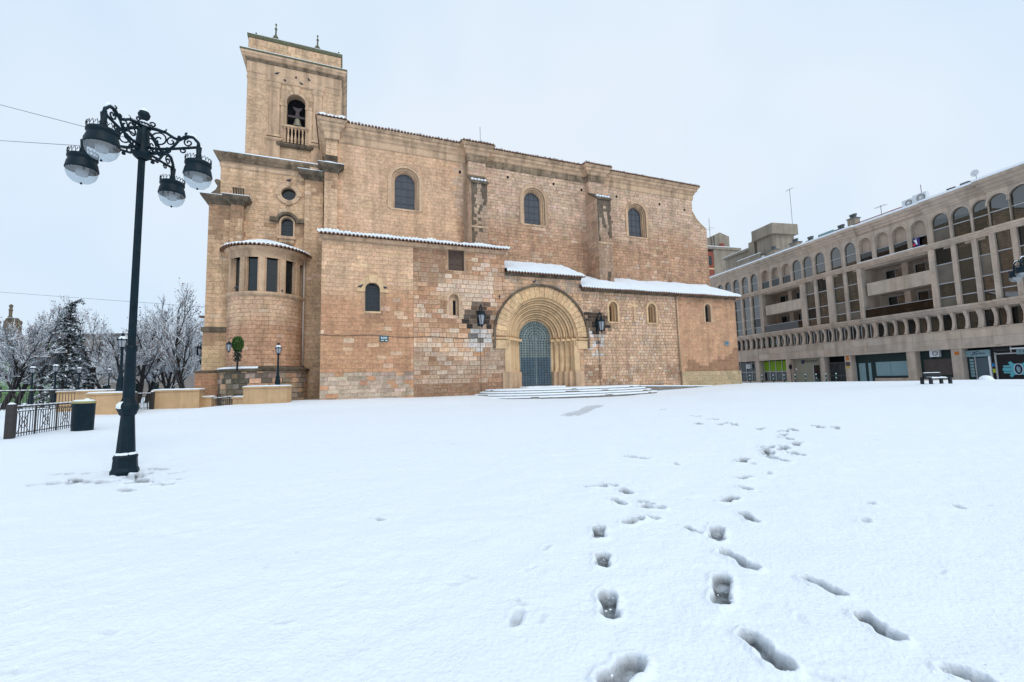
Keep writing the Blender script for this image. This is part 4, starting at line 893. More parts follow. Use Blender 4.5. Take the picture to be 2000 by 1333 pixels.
for x, s in ((-4.28, 1.0), (-1.0, .92)):
    m = MB(); m.box(x - .28, x + .28, TV + .02, TV + .5, 30.46, 30.62)
    m.lathe([(.0, 0), (.1, .0), (.19, .08), (.21, .2), (.15, .34), (.07, .42), (.055, .9), (.1, .95), (.1, 1.05), (.04, 1.12), (.03, 1.3), (.07, 1.36), (.07, 1.46), (0, 1.52)], 12, (x, TV + .25, 30.62))
    m.v = [(p[0], p[1], 30.62 + (p[2] - 30.62) * s) if p[2] > 30.62 else p for p in m.v]; m.build('finial', 'moss', ca, True)
for x in (-5.75, .75): m = MB(); m.lathe([(.0, 0), (.06, 0), (.03, .12), (.03, .2), (.07, .26), (.06, .34), (0, .4)], 8, (x, TV + .25, 30.5)); m.build('finial', 'iron', ca, True)
for x0, x1 in ((-4.59, -3.83), (-1.21, -.56)):
    m = MB(); m.box(x0, x1, TV - .07, TV + .02, 21.95, 26.1); m.box(x0 + .14, x0 + .2, TV - .095, TV - .07, 22.3, 25.8); m.box(x1 - .2, x1 - .14, TV - .095, TV - .07, 22.3, 25.8); m.box(x0 + .2, x1 - .2, TV - .095, TV - .07, 25.74, 25.8)
    m.cornice([(x0, TV), (x0, TV - .07), (x1, TV - .07), (x1, TV)], [(.0, 26.05), (.08, 26.15), (.12, 26.35), (.05, 26.45), (.05, 26.56)]); m.cornice([(x0, TV), (x0, TV - .07), (x1, TV - .07), (x1, TV)], [(.14, 21.72), (.12, 21.82), (.02, 22.0)])
    m.box(x0 - .12, x1 + .12, TV - .16, TV + .02, 19.5, 21.5); m.cornice([(x0 - .12, TV), (x0 - .12, TV - .16), (x1 + .12, TV - .16), (x1 + .12, TV)], [(.0, 21.3), (.14, 21.42), (.16, 21.55), (0, 21.66)]); m.build('pilaster', 'trim', ca)
m = MB(); ring(m, TC, 25.12, .72, .95, TV - .07, TV + .02, 24.72); 
for x0, x1 in ((TC - 1.25, TC - .7), (TC + .7, TC + 1.25)): m.box(x0, x1, TV - .1, TV + .02, 24.62, 24.86); m.box(x0 + .1, x1 - .02, TV - .06, TV + .02, 21.2, 24.62)
m.prism([(TC - .16, 25.8), (TC + .16, 25.8), (TC + .3, 26.5), (TC - .3, 26.5)], TV - .15, TV, lambda a, b, d: (a, d, b)); m.build('belfry_surround', 'trim', ca)
m = MB(); m.cornice([(TC - .95, TV), (TC - .95, TV - .18), (TC + .95, TV - .18), (TC + .95, TV)], [(0, 22.72), (.05, 22.76), (.07, 22.9), (0, 22.94)]); m.box(TC - .94, TC + .94, TV - .17, TV + .1, 22.72, 22.93); m.build('balustrade_rail', 'trim', ca)
for k in range(7):
    x = TC - .82 + k * .273; m = MB(); m.box(x - .085, x + .085, TV - .15, TV + .02, 22.6, 22.72); m.lathe([(.06, 21.5), (.085, 21.56), (.10, 21.8), (.055, 22.2), (.05, 22.35), (.075, 22.45), (.055, 22.5), (.08, 22.6)], 10, (x, TV - .06, 0)); m.box(x - .085, x + .085, TV - .15, TV + .02, 21.4, 21.5); m.build('baluster', 'trim', ca)
m = MB(); m.cornice([(TC - 1.3, TV), (TC - 1.3, TV - .2), (TC + 1.3, TV - .2), (TC + 1.3, TV)], [(-.1, 20.95), (.02, 21.0), (.12, 21.14), (.12, 21.24), (-.1, 21.28)]); m.box(TC - 1.3, TC + 1.3, TV - .19, TV + .02, 20.96, 21.27); m.build('balcony_ledge', 'grime', ca)
m = MB(); m.box(TC - .72, TC + .72, TV + .7, TV + .78, 21.3, 26); m.build('belfry_shade_panel', 'dark', ca)  # black panel carries the shade deep inside the belfry arch
be = thing('church_bell', 'bronze bell with a wooden yoke hanging in the belfry arch', 'bell', cw(TC + .08, TV + .40, 23.12), CA); be.scale = (1.25,) * 3
m = MB(); m.lathe([(.34, 0), (.31, .04), (.25, .18), (.2, .4), (.17, .55), (.10, .62), (0, .64)], 18); m.lathe([(.30, .0), (.22, .2), (.15, .5)], 18); m.build('bell_body', 'bronze', be, True)
m = MB(); m.box(-.7, .7, -.06, .06, .66, .80); m.prism([(-.14, .8), (.14, .8), (.09, 1.1), (.24, 1.3), (.3, 1.45), (.1, 1.38), (-.1, 1.38), (-.3, 1.45), (-.24, 1.3), (-.09, 1.1)], -.07, .07, lambda a, b, d: (a, d, b)); m.build('yoke', 'yoke', be)
m = MB(); m.tube([(0, 0, .45), (0, 0, -.05)], [.02, .05], 6); m.build('clapper', 'iron', be)

# --- flight of steps, ramp kerb
so_ = thing('entrance_steps', 'snow-covered curved stone steps rising to the studded cathedral door', 'steps', C0, CA)
SU = 17.6
def ell(a, b, z0, z1, mb, n=64):
    pts = [(SU - a * math.cos(math.pi * i / n) * (1.0 if i < n / 2 else 1.08), -.02 - b * math.sin(math.pi * i / n) ** .8, 0) for i in range(n + 1)]
    k = len(pts); vs = [(x, y, z0) for x, y, _ in pts] + [(x, y, z1) for x, y, _ in pts]
    mb.add(vs, [(i, i + 1, k + i + 1, k + i) for i in range(k - 1)] + [tuple(range(k, 2 * k))])
for k in range(4):
    a, b = 7.6 - k * .42, 4.6 - k * .42; z0, z1 = -1.2, -.22 + k * .155
    m = MB(); ell(a, b, z0, z1, m); st_ = m.build('step', 'pave', so_)
    m = MB(); n = 160; vs = []
    for q, (da, dz) in enumerate(((.035, -.045), (.04, .02), (-.03, .055), (-.36, .065))):
        for i in range(n + 1):
            t = math.pi * i / n; nz = mnoise.noise(Vector((i * .35, k * 7.0, 1))) ; aa, bb = a + da + .03 * nz, b + da + .05 * nz
            gap_ = (mnoise.noise(Vector((i * .13, k * 3.3 + 5, 4))) > .3) and q < 2; dn = .05 if (gap_ and q == 0) else 0
            if gap_: aa -= .07; bb -= .07
            vs.append((SU - aa * math.cos(t) * (1.0 if i < n / 2 else 1.08), -.02 - bb * math.sin(t) ** .8, z1 + dz + dn + .012 * nz))
    k_ = n + 1; m.add(vs, [(j * k_ + i, j * k_ + i + 1, (j + 1) * k_ + i + 1, (j + 1) * k_ + i) for j in range(3) for i in range(n)])
    if k == 3: m.add([vs[3 * k_ + i] for i in range(k_)], [tuple(range(k_))])
    m.build('step_snow', 'snow', st_, True, 'stuff')
m = MB(); lump(PC - 1.7, PC + 1.7, -.6, 1.5, .29, .14, m); m.build('doorway_snow', 'snow', so_, True, 'stuff')
m = MB(); m.prism([(24.0, -1.2), (29.5, -1.2), (29.5, .04), (24.0, .20)], -1.75, -1.45, lambda a, b, d: (a, d, b)); m.build('ramp_kerb', 'pave', so_)
m = MB(); m.prism([(23.9, .20), (31.5, -.02), (31.5, .06), (23.9, .28)], -1.79, 0, lambda a, b, d: (a, d, b)); m.build('ramp_snow', 'snow', so_, False, 'stuff')

# --- lanterns beside the portal, plaques, cables
def wall_lantern(loc, rz, label, s=1.0):
    t = thing('wall_lantern', label, 'lantern', loc, rz, None)
    m = MB(); m.lathe([(.0, .62), (.04, .62), (.05, .55), (.10, .50), (.24, .36), (.26, .34), (.26, .30), (.22, .30)], 6); m.lathe([(.13, -.28), (.06, -.34), (.03, -.45), (0, -.47)], 6); m.tube([(0, 0, .62), (0, 0, .85)], [.03, .01], 5)
    for k in range(6): a = k * math.pi / 3; m.tube([(.215 * math.cos(a), .215 * math.sin(a), .3), (.13 * math.cos(a), .13 * math.sin(a), -.28)], .018, 4)
    m.build('lantern_frame', 'iron', t)
    m = MB(); m.lathe([(.205, .3), (.122, -.27)], 6); m.build('glass', 'lampglass', t)
    m = MB(); m.tube([(0, .55, .1), (0, .4, .75), (0, .15, .95), (0, 0, .8)], .025, 6); m.tube([(0, .5, -.1), (0, .3, .3), (0, .45, .55)], .02, 5); m.box(-.08, .08, .5, .56, -.3, .6)
    m.build('bracket', 'iron', t); t.scale = (s,) * 3
    return t
M['lampglass'] = mat('frosted lantern glass', (.33, .35, .38), bump=0, rough=.3)
wall_lantern(cw(10.85, -.7, 5.4), CA, 'black iron wall lantern on the patchwork wall between slit niche and portal', 1.25)
wall_lantern(cw(21.2, -.58, 5.2), CA, 'black iron wall lantern between the portal and the carved stone cross', 1.25)
pl = thing('street_plaque', 'teal street name plaque on the orange-brown wall below the small arched window', 'sign', cw(4.0, -.05, 4.0), CA)
m = MB(); m.box(-.29, .29, -.015, .015, -.21, .21); m.build('plate', 'plaque', pl)
m = MB(); m.box(-.2, -.12, -.02, -.014, .0, .13); m.box(-.08, .22, -.02, -.014, .07, .12); m.box(-.1, .2, -.02, -.014, -.02, .02); m.box(-.2, -.02, -.02, -.014, -.14, -.09); m.box(.08, .23, -.02, -.014, -.16, -.1); m.build('lettering', 'white', pl)
pl = thing('street_plaque', 'pale blue street plaque at the east corner of the cathedral', 'sign', cw(35.5, -.04, 3.95), CA)
m = MB(); m.box(-.24, .24, -.015, .015, -.2, .2); m.build('plate', mat('pale blue plaque', (.17, .27, .32), bump=0), pl); m = MB(); m.box(-.17, .17, -.02, -.014, .04, .08); m.box(-.13, .13, -.02, -.014, -.08, -.03); m.build('lettering', 'plaque', pl)
cab = MB(); cab.tube([(0.02 + k * .6, -.045, 4.22 - .05 * math.sin(k * .9) - .006 * k) for k in range(20)], .018, 5); cab.tube([(10.9, -.05, 5), (10.92, -.05, .2)], .014, 5); cab.tube([(21.25, .04, 5), (21.3, .04, .2)], .014, 5); tag(cab.build('wall_cable', 'wood'), 'thin dark cable sagging along the cathedral wall', 'cable')
bpy.data.objects['wall_cable'].matrix_world = Matrix.Translation(C0) @ Matrix.Rotation(CA, 4, 'Z')
m = MB(); m.tube([(14.1, 9, 22), (14.1, 9, 26.6)], .025, 5); o = m.build('lightning_rod', 'grey'); o.matrix_world = Matrix.Translation(C0) @ Matrix.Rotation(CA, 4, 'Z'); tag(o, 'thin grey lightning rod standing on the nave roof', 'lightning rod')
# pigeons
pg = MB(); pg.tube([(-.17, 0, .10), (-.1, 0, .13), (0, 0, .15), (.08, 0, .19), (.11, 0, .25), (.15, 0, .27), (.19, 0, .255)], [.02, .05, .075, .06, .036, .034, .006], 8); pg.tube([(0, .02, .1), (0, .02, 0)], .008, 4); pg.tube([(0, -.02, .1), (0, -.02, 0)], .008, 4)
pg0 = None
spots = [(2.45, -.05, 7.43, 'perched on the left impost of the small arched window', 0), (4.05, -.05, 7.43, 'perched on the right impost of the small arched window', 2.6), (-2.55, 4.5, 16.24, 'perched on the oculus frame', 0), (1.2, 3.6, 11.98, 'on the low snowy roof beside the corner pilaster', .5), (-5.3, 2.3, 7.37, 'on the round chapel sill beside its first window', 1), (-2.6, 2.5, 7.37, 'on the round chapel sill between two windows', 2), (15.4, -.2, 8.5, 'on the crown of the portal arch', 0), (12.5, -.1, 7.2, 'on the left haunch of the portal arch', 1)]
for k, nm in enumerate(('first', 'second', 'third', 'fourth', 'fifth')): spots.append((TC - 1.5 + k * .62 + (.2 if k == 2 else 0), TV - .1, 26.75 if k % 2 else 27.22, nm + ' along the ledges above the belfry, counting from the free tower corner', k))
for k, (u, v, z, wh, rz) in enumerate(spots):
    if pg0 is None: o = pg0 = pg.build('pigeon', 'pigeon', None, True)
    else: o = pg0.copy(); COL.objects.link(o)
    o.location = cw(u, v, z); o.rotation_euler = (0, 0, CA + rz); tag(o, 'dark grey pigeon ' + wh, 'pigeon', 'pigeons on the cathedral')
# ------------------------------------------------------------------ big lamp post
def multi_lamp(loc, rz, label):
    t = thing('street_lamp', label, 'street lamp', loc, rz, 'multi-arm street lamps on the square')
    m = MB(); m.lathe([(.2, -.1), (.2, .0), (.203, .04), (.178, .10), (.168, .24), (.176, .28), (.15, .33), (.135, .36)], 8); m.build('foot', 'iron', t)
    m = MB(); m.lathe([(.135, .36), (.098, .98), (.12, 1.0), (.132, 1.04), (.16, 1.10), (.155, 1.16), (.112, 1.22), (.088, 1.30)], 8); m.build('pedestal', 'iron', t)
    m = MB(); m.lathe([(.088, 1.30), (.074, 2.10), (.085, 2.11), (.087, 2.20), (.07, 2.22)], 18); m.build('lower_shaft', 'iron', t, True)
    m = MB(); prof = [(.058, 2.22), (.052, 5.72)]; n = 28; vs = []
    for r, z in prof:
        for i in range(n): a = 2 * math.pi * i / n; q = r * (1 if i % 2 else .88); vs.append((q * math.cos(a), q * math.sin(a), z))
    m.add(vs, [(i, (i + 1) % n, n + (i + 1) % n, n + i) for i in range(n)]); m.build('fluted_shaft', 'iron', t)
    m = MB(); m.lathe([(.072, 5.38), (.12, 5.42), (.15, 5.47), (.15, 5.5), (.085, 5.56), (.105, 5.7), (.085, 5.95), (.07, 6.02), (.11, 6.06), (.06, 6.1), (.045, 6.14), (.085, 6.2), (.095, 6.25), (.06, 6.32), (0, 6.38)], 14); m.build('hub', 'iron', t, True).location.z = .28
    m = MB(); m.lathe([(.075, 6.3), (.05, 6.345), (0, 6.39)], 12); m.lathe([(.075, 6.02), (.115, 6.075), (.07, 6.11)], 12); m.build('cap_snow', 'snow', t, True, 'stuff').location.z = .28
    m = MB(); m.lathe([(.1, .365), (.143, .35), (.156, .335), (.156, .315)], 12); m.lathe([(.1, 1.23), (.125, 1.22), (.16, 1.18), (.166, 1.13), (.145, 1.10)], 14, (0, 0, 0), R(110), R(265)); m.build('collar_snow', 'snow', t, True, 'stuff')
    def spiral(cx, cz, r0, turns, a0, sg=1, n=16, k=.78):
        return [(cx + r0 * (1 - k * i / n) * math.cos(a0 + sg * turns * 2 * math.pi * i / n), 0, cz + r0 * (1 - k * i / n) * math.sin(a0 + sg * turns * 2 * math.pi * i / n)) for i in range(n + 1)]
    arm0 = None
    for q in range(4):
        if arm0 is None:
            m = MB()
            m.tube([(.06, 0, 6.0), (.2, 0, 5.98), (.38, 0, 5.93), (.5, 0, 5.84), (.6, 0, 5.80), (.72, 0, 5.88), (.84, 0, 5.87), (.93, 0, 5.76), (.94, 0, 5.66)], [.03, .03, .03, .028, .028, .03, .03, .028, .026], 6)
            m.tube([(.06, 0, 5.62), (.25, 0, 5.60), (.5, 0, 5.62), (.92, 0, 5.68)], .024, 6)
            m.tube([(.06, 0, 5.55), (.2, 0, 5.50), (.38, 0, 5.55), (.52, 0, 5.68), (.6, 0, 5.80)], .022, 6)
            for cx, cz, r, tn, a0, sg in ((.27, 5.78, .15, 1.3, 2.6, -1), (.47, 5.76, .10, 1.2, .2, 1), (.76, 5.76, .085, 1.3, 1.6, 1), (.2, 5.56, .08, 1.2, 3.0, 1), (.42, 5.58, .06, 1.2, 2.4, -1), (.68, 5.60, .065, 1.2, 1.2, 1), (.15, 6.06, .06, 1.1, 3.2, -1)):
                m.tube(spiral(cx, cz, r, tn, a0, sg), .014, 5)
            for cx, cz in ((.38, 5.96), (.6, 5.85), (.72, 5.92), (.3, 5.48), (.93, 5.72)): m.lathe([(0, -.035), (.03, -.02), (.035, .0), (.02, .03), (0, .045)], 6, (cx, 0, cz))
            m.tube([(.94, 0, 5.68), (.94, 0, 5.54), (.94, 0, 5.46), (.94, 0, 5.40)], [.05, .04, .055, .06], 8)
            arm0 = m.build('arm', 'iron', t, True); arm0.location.z = .28
            m = MB(); m.tube([(.2, 0, 6.012), (.38, 0, 5.965), (.49, 0, 5.875)], [.02, .03, .015], 6); m.tube([(.66, 0, 5.875), (.76, 0, 5.915), (.86, 0, 5.895), (.94, 0, 5.80)], [.012, .028, .028, .012], 6); s0 = m.build('arm_snow', 'snow', arm0, True, 'stuff')
            m = MB(); m.lathe([(.05, 5.42), (.1, 5.41), (.27, 5.375), (.285, 5.35), (.285, 5.315), (.25, 5.30), (.262, 5.275), (.285, 5.22), (.305, 5.13), (.312, 5.10), (.30, 5.085)], 26, (.94, 0, 0)); h0 = m.build('lamp_head', 'iron', t, True); h0.location.z = .28
            m = MB()
            for k in range(22):
                a = 2 * math.pi * k / 22; c, s_ = math.cos(a), math.sin(a); x, y = .94 + .272 * c, .272 * s_
                m.tube([(x, y, 5.37), (x + .008 * c, y + .008 * s_, 5.42), (x + .02 * s_, y - .02 * c, 5.465)], [.008, .007, .011], 4); m.tube([(x, y, 5.40), (x - .035 * s_, y + .035 * c, 5.42 + .02 * (k % 2)), (x - .03 * s_, y + .03 * c, 5.45)], [.006, .007, .009], 4)
            m.build('crown', 'iron', h0, False, 'stuff')
            m = MB(); m.lathe([(.295, 5.09), (.29, 5.02), (.25, 4.93), (.17, 4.865), (.08, 4.84), (.0, 4.835)], 24, (.94, 0, 0)); m.build('bowl', 'bowl', h0, True)
            m = MB(); m.lathe([(.0, 5.09), (.12, 5.09), (.11, 4.99), (0, 4.98)], 12, (.94, 0, 0)); m.build('burner', 'alu', h0, True)
            m = MB(); m.lathe([(0, 4.805), (.022, 4.81), (.022, 4.83), (.01, 4.845)], 8, (.94, 0, 0)); m.build('bottom_knob', 'iron', h0)
            for o in [h0] + list(h0.children):
                for v in o.data.vertices: v.co.x = .94 + (v.co.x - .94) * .74; v.co.y *= .74; v.co.z = 5.42 + (v.co.z - 5.42) * .93
            src = [arm0, h0]
        else:
            for o in src:
                def cp(o, par):
                    c = o.copy(); COL.objects.link(c); c.parent = par
                    for ch in list(o.children): cp(ch, c)
                    return c
                c = cp(o, t); c.rotation_euler = (0, 0, q * math.pi / 2)
    return t
LP = Vector((-6.755, 7.6, gh(-6.755, 7.6)))
multi_lamp(LP, R(10), 'tall dark green cast iron lamp post with four bowl lamps standing alone in the snow')
p = at(2030, 560, 20.3); p = Vector((p.x + .1, p.y, gh(p.x, p.y)))
lamp2 = multi_lamp(p, R(5), 'cast iron lamp post in front of the shops, one bowl lamp showing at the facade')
# wires from the lamp
m = MB(); m.tube([LP + Vector((0, 0, 6.0)), at(0, 205, 9.5), at(-500, 80, 12)], .006, 4); tag(m.build('overhead_wire', 'grey'), 'thin wire rising from the big lamp post hub', 'wire')
m = MB(); m.tube([LP + Vector((0, 0, 5.85)), at(0, 275, 9.5), at(-500, 275, 12)], .006, 4); tag(m.build('overhead_wire', 'grey'), 'thin level wire tied below the big lamp post arms', 'wire')
m = MB(); m.tube([at(-80, 565, 60), at(150, 582, 58), at(400, 600, 56)], .02, 4); tag(m.build('overhead_wire', 'grey'), 'faint wire crossing above the snowy park trees', 'wire')

# ------------------------------------------------------------------ small park lamps
def park_lamp(loc, h, label, first=[None]):
    if first[0] is None:
        t = thing('park_lamp', label, 'street lamp', loc, 0, 'small black park lanterns'); H = 2.5
        m = MB(); m.lathe([(.17, -.3), (.17, .06), (.13, .12), (.14, .3), (.10, .5), (.12, .55), (.08, .62), (.05, 1.0), (.045, 1.78), (.07, 1.8), (.05, 1.84)], 12); m.build('post', 'iron', t, True)
        m = MB(); m.lathe([(.05, 1.84), (.1, 1.87), (.11, 1.9)], 6); m.lathe([(.2, 2.18), (.19, 2.22), (.1, 2.32), (.06, 2.38), (.05, 2.42), (.08, 2.46), (.02, 2.5), (0, 2.5)], 6)
        for k in range(6): a = k * math.pi / 3; m.tube([(.11 * math.cos(a), .11 * math.sin(a), 1.9), (.17 * math.cos(a), .17 * math.sin(a), 2.19)], .012, 4)
        m.build('lantern_frame', 'iron', t)
        m = MB(); m.lathe([(.10, 1.9), (.16, 2.19)], 6); m.build('glass', 'lampglass', t)
        m = MB(); m.lathe([(.17, 2.235), (.1, 2.335), (.07, 2.36)], 8); m.build('cap_snow', 'snow', t, True, 'stuff')
        first[0] = t; t.scale = (h / H,) * 3; return t
    return dup(first[0], loc, None, label, h / 2.5)
def base_lamp(px, pyb, pyt, Y, label, dz=0):
    p = at(px, pyb, Y); q = at(px, pyt, Y); park_lamp(p, q.z - p.z, label)
base_lamp(542, 756, 670, 26.55, 'small black lantern post on the plaster planter beside the round chapel')
base_lamp(234, 766, 651, 25.2, 'tall black lantern post on the planter wall behind the big lamp post')
for px, b, tp_, Y, lb in ((60, 782, 712, 29, 'black park lantern in front of the green house'), (105, 782, 708, 28, 'black park lantern between green house and bushy conifer'), (152, 775, 714, 34, 'black park lantern behind the long planter end'), (211, 770, 717, 36, 'thin black park lantern near the tall planter lantern'), (302, 765, 722, 42, 'small park lantern behind the railing between planters')):
    base_lamp(px, b, tp_, Y, lb)
wl = wall_lantern(at(447, 680, 26.6), R(-35), 'black bracket lantern beside the round green shrub', .7)
wl2 = wall_lantern(at(391, 688, 34), R(60), 'far blue-black lantern by the base of the tower foot', .8)

# ------------------------------------------------------------------ planters, railings, bin
def planter(x0, x1, yb, yt, Y0, Y1, label, depth=.6, name='planter', grp='rendered planter walls beside the square'):
    a, b = at(x0, yb, Y0), at(x1, yb, Y1); a.z = gh(a.x, a.y); d = Vector((b.x - a.x, b.y - a.y, 0)); L = d.length; rz = math.atan2(d.y, d.x)
    H = at(x0, yt, Y0).z - a.z
    t = thing(name, label, 'planter', a, rz, grp)
    m = MB(); m.box(0, L, 0, depth, -.8, H - .1); m.box(-.012, .3, -.012, depth + .012, -.8, H - .1); m.box(L - .32, L + .012, -.012, depth + .012, -.8, H - .1); m.build('body', 'render', t)
    m = MB(); m.box(-.06, L + .06, -.06, depth + .06, H - .1, H); m.build('coping', 'render', t)
    m = MB(); lump(-.08, L + .08, -.08, depth + .08, H - .005, .085, m); m.build('snow_pad', 'snow', t, True, 'stuff')
    return t
planter(475, 560, 790, 756, 26.0, 26.2, 'stained plaster planter wall in front of the round chapel')
planter(297, 388, 799, 763, 26.3, 27.0, 'plaster planter wall between iron railing and low gate', .8)
planter(168, 243, 816, 769, 23.5, 24.2, 'plain tan planter wall behind the big lamp post', 1.2)
planter(110, 206, 796, 765, 26.8, 27.2, 'long tan planter wall standing behind the waste bin', .8)
planter(388, 412, 798, 776, 27.4, 27.5, 'low stained gate wall beside the plaster planter', .4)
planter(455, 476, 793, 776, 27.2, 27.2, 'low stained gate wall below the mossy chapel base', .4)
def railing(A, Bp, label, H=.95, cross=True, grp='iron railings by the park steps', posts=True):
    A, Bp = Vector(A), Vector(Bp); d = Bp - A; L = math.hypot(d.x, d.y); rz = math.atan2(d.y, d.x); sl = d.z / L
    t = thing('iron_railing', label, 'railing', A, rz, grp); sh = lambda x, z: (x, 0, z + sl * x)
    for x in ((0, L) if posts else ()):
        m = MB(); z = sl * x; m.box(x - .09, x + .09, -.09, .09, z - .3, z + H + .1); m.build('post', 'ironrail', t); m = MB(); lump(x - .09, x + .09, -.09, .09, z + H + .1, .07, m); m.build('post_snow', 'snow', t, True, 'stuff')
    for zz, r in ((H, .028), (H - .14, .016), (.12, .018)):
        m = MB(); m.tube([sh(.09, zz), sh(L - .09, zz)], r, 6); m.build('rail', 'ironrail', t)
    m = MB(); n = max(4, int(L / .3))
    for i in range(n): m.tube([sh(.1 + (L - .2) * i / n, H + .028 + .012), sh(.1 + (L - .2) * (i + .9) / n, H + .028 + .012)], [.026, .022], 5)
    m.build('rail_snow', 'snow', t, True, 'stuff')
    n = int(L / .13); st = 3
    for i in range(1, n):
        x = L * i / n; k = i % 9; m = MB(); thick = k == 0
        m.box(x - (.02 if thick else .009), x + (.02 if thick else .009), -(.02 if thick else .009), (.02 if thick else .009), .02 + sl * x, (H - .01 if thick else H - .14) + sl * x)
        m.build('baluster', 'ironrail', t)
    if cross:
        for c in np.arange(.6, L - .4, 1.17):
            m = MB(); m.tube([sh(c - .3, .13), sh(c + .3, H - .15)], .01, 4); m.tube([sh(c - .3, H - .15), sh(c + .3, .13)], .01, 4); m.build('cross_brace', 'ironrail', t)
            m = MB(); m.tube([(c + .17 * math.cos(a * math.pi / 8), .0, .45 + sl * c + .17 * math.sin(a * math.pi / 8)) for a in range(17)], .01, 4); m.build('ring', 'ironrail', t)
    return t
a, b = onz(18, 857, 0), onz(167, 832, 0); a.z = gh(a.x, a.y); b.z = gh(b.x, b.y)
railing(a, b, 'brown iron railing with crossed panels running to the waste bin')
a2, b2 = at(-60, 850, 14.2), a.copy(); railing(at(-120, 868, 12.6), a + Vector((-.25, 0, 0)), 'brown iron railing section turning away at the thick end post', posts=False)
railing(at(-30, 806, 21), at(150, 797, 24.5), 'thin iron railing behind the waste bin railing', 1.0, False, posts=False)
railing(at(262, 803, 24.6), at(296, 800, 26.2), 'short iron railing between two tan planter walls', .95, False)
railing(at(412, 799, 27.3), at(456, 795, 27.2), 'low iron gate between stained gate walls', .62, True, posts=False)
pb = onz(144, 843, 0); bn = thing('waste_bin', 'dark green oval waste bin with a snowy lid beside the railing', 'bin', (pb.x, pb.y + .3, gh(pb.x, pb.y)), 0)
m = MB(); m.lathe([(.34, -.05), (.345, .02), (.365, .95), (.37, .96)], 28); m.v = [(x, y * .7, z) for x, y, z in m.v]; m.build('bin_body', 'iron', bn, True)
m = MB(); m.lathe([(.37, .96), (.385, .97), (.385, 1.02), (.34, 1.04), (0, 1.05)], 28); m.v = [(x, y * .7, z) for x, y, z in m.v]; m.build('bin_rim', 'yellowish', bn, True) if 'yellowish' in M else m.build('bin_rim', 'render', bn, True)
m = MB(); m.lathe([(.33, 1.03), (.34, 1.06), (.28, 1.09), (.15, 1.095), (0, 1.095)], 24); m.v = [(x, y * .7, z) for x, y, z in m.v]; m.build('bin_snow', 'snow', bn, True, 'stuff')

# ------------------------------------------------------------------ vegetation
def tree_mesh(seed, H, spread, trunk=.22, fork=.28, dens=1.0):
    r = random.Random(seed); bk = MB(); tw = MB(); sn = MB(); lf = MB()
    def seg(mb, p, q, ra, rb, n): mb.tube([p, q], [ra, rb], n, False)
    def snow_on(p, q, ra):
        d = (q - p); hz = math.hypot(d.x, d.y)
        if d.length < .05 or hz / d.length < .3: return
        s = Vector((-d.y, d.x, 0)).normalized() * (ra * 1.0 + .006); up = Vector((0, 0, ra * .9 + .013 + .010 * r.random()))
        sn.add([p + s, q + s, q + up, p + up, q - s, p - s], [(0, 1, 2, 3), (3, 2, 4, 5)])
    def grow(p, d, L, ra, lv):
        n = (5, 4, 3, 3, 2)[lv]; pts = [p.copy()]; q = p.copy(); dd = d.copy()
        for i in range(n):
            dd = (dd + Vector((r.gauss(0, .13), r.gauss(0, .13), r.gauss(.05, .09)))).normalized(); q = q + dd * (L / n); pts.append(q.copy())
        for i in range(n):
            r0 = ra * (1 - .6 * i / n); r1 = ra * (1 - .6 * (i + 1) / n)
            seg(bk if lv < 2 else tw, pts[i], pts[i + 1], r0, r1, 7 if lv == 0 else (5 if lv == 1 else 3)); 
            if lv > 0: snow_on(pts[i], pts[i + 1], (r0 + r1) / 2)
        if lv == 4:
            if r.random() < .16:
                c = pts[-1]; s = .05 + .03 * r.random(); a = Vector((r.gauss(0, 1), r.gauss(0, 1), r.gauss(0, 1))).normalized() * s; b = a.orthogonal().normalized() * s; lf.add([c - a, c + b, c + a, c - b], [(0, 1, 2, 3)])
            return
        k = int((6, 6, 6, 4)[lv] * dens + r.random() * 1.5)
        for j in range(k):
            f = (fork if lv == 0 else .25) + (1 - (fork if lv == 0 else .25)) * (j + r.random()) / k; f = min(f, .99); i = min(int(f * n), n - 1); b0 = pts[i].lerp(pts[i + 1], f * n - i)
            ax = (pts[i + 1] - pts[i]).normalized(); an = r.uniform(0, 2 * math.pi); o = ax.orthogonal().normalized(); o = (o * math.cos(an) + ax.cross(o) * math.sin(an))
            tl_ = spread * r.uniform(.55, 1.05); nd = (ax * math.cos(tl_) + o * math.sin(tl_)); nd.z += .18; nd.normalize()
            grow(b0, nd, L * r.uniform(.42, .66) * (1.05 - .35 * f), ra * (.46 if lv == 0 else .5) * (1.1 - .4 * f), lv + 1)
        grow(pts[-1], dd, L * .5, ra * .4, lv + 1)
    grow(Vector((0, 0, -.4)), Vector((0, 0, 1)), H * .62, trunk, 0)
    return bk, tw, sn, lf
def make_tree(loc, seed, H, spread, label, **k):
    t = thing('bare_tree', label, 'tree', loc, 0, 'bare snowy park trees'); bk, tw, sn, lf = tree_mesh(seed, H, spread, **k)
    tr = bk.build('trunk', 'bark', t, True); c = tw.build('crown', 'twig', t); sn.build('branch_snow', 'snow', c, False, 'stuff'); lf.build('dry_leaves', 'deadleaf', c, False, 'stuff')
    return t
def gpos(px, Y): p = at(px, 765, Y); p.z = gh(p.x, p.y); return p
T1 = make_tree(gpos(360, 40), 11, 11.2, .72, 'bare snow-laden tree with a forked trunk beside the tower foot', fork=.12)
T2 = make_tree(gpos(212, 46), 5, 12.0, .68, 'bare snow-laden tree rising behind the tall planter lantern', dens=1.1)
T3 = make_tree(gpos(80, 43), 23, 9.2, .85, 'bare spreading tree with brown leaves beside the conifer', dens=1.2)
def more(src, px, Y, s, rz, label): dup(src, gpos(px, Y), R(rz), label, s)
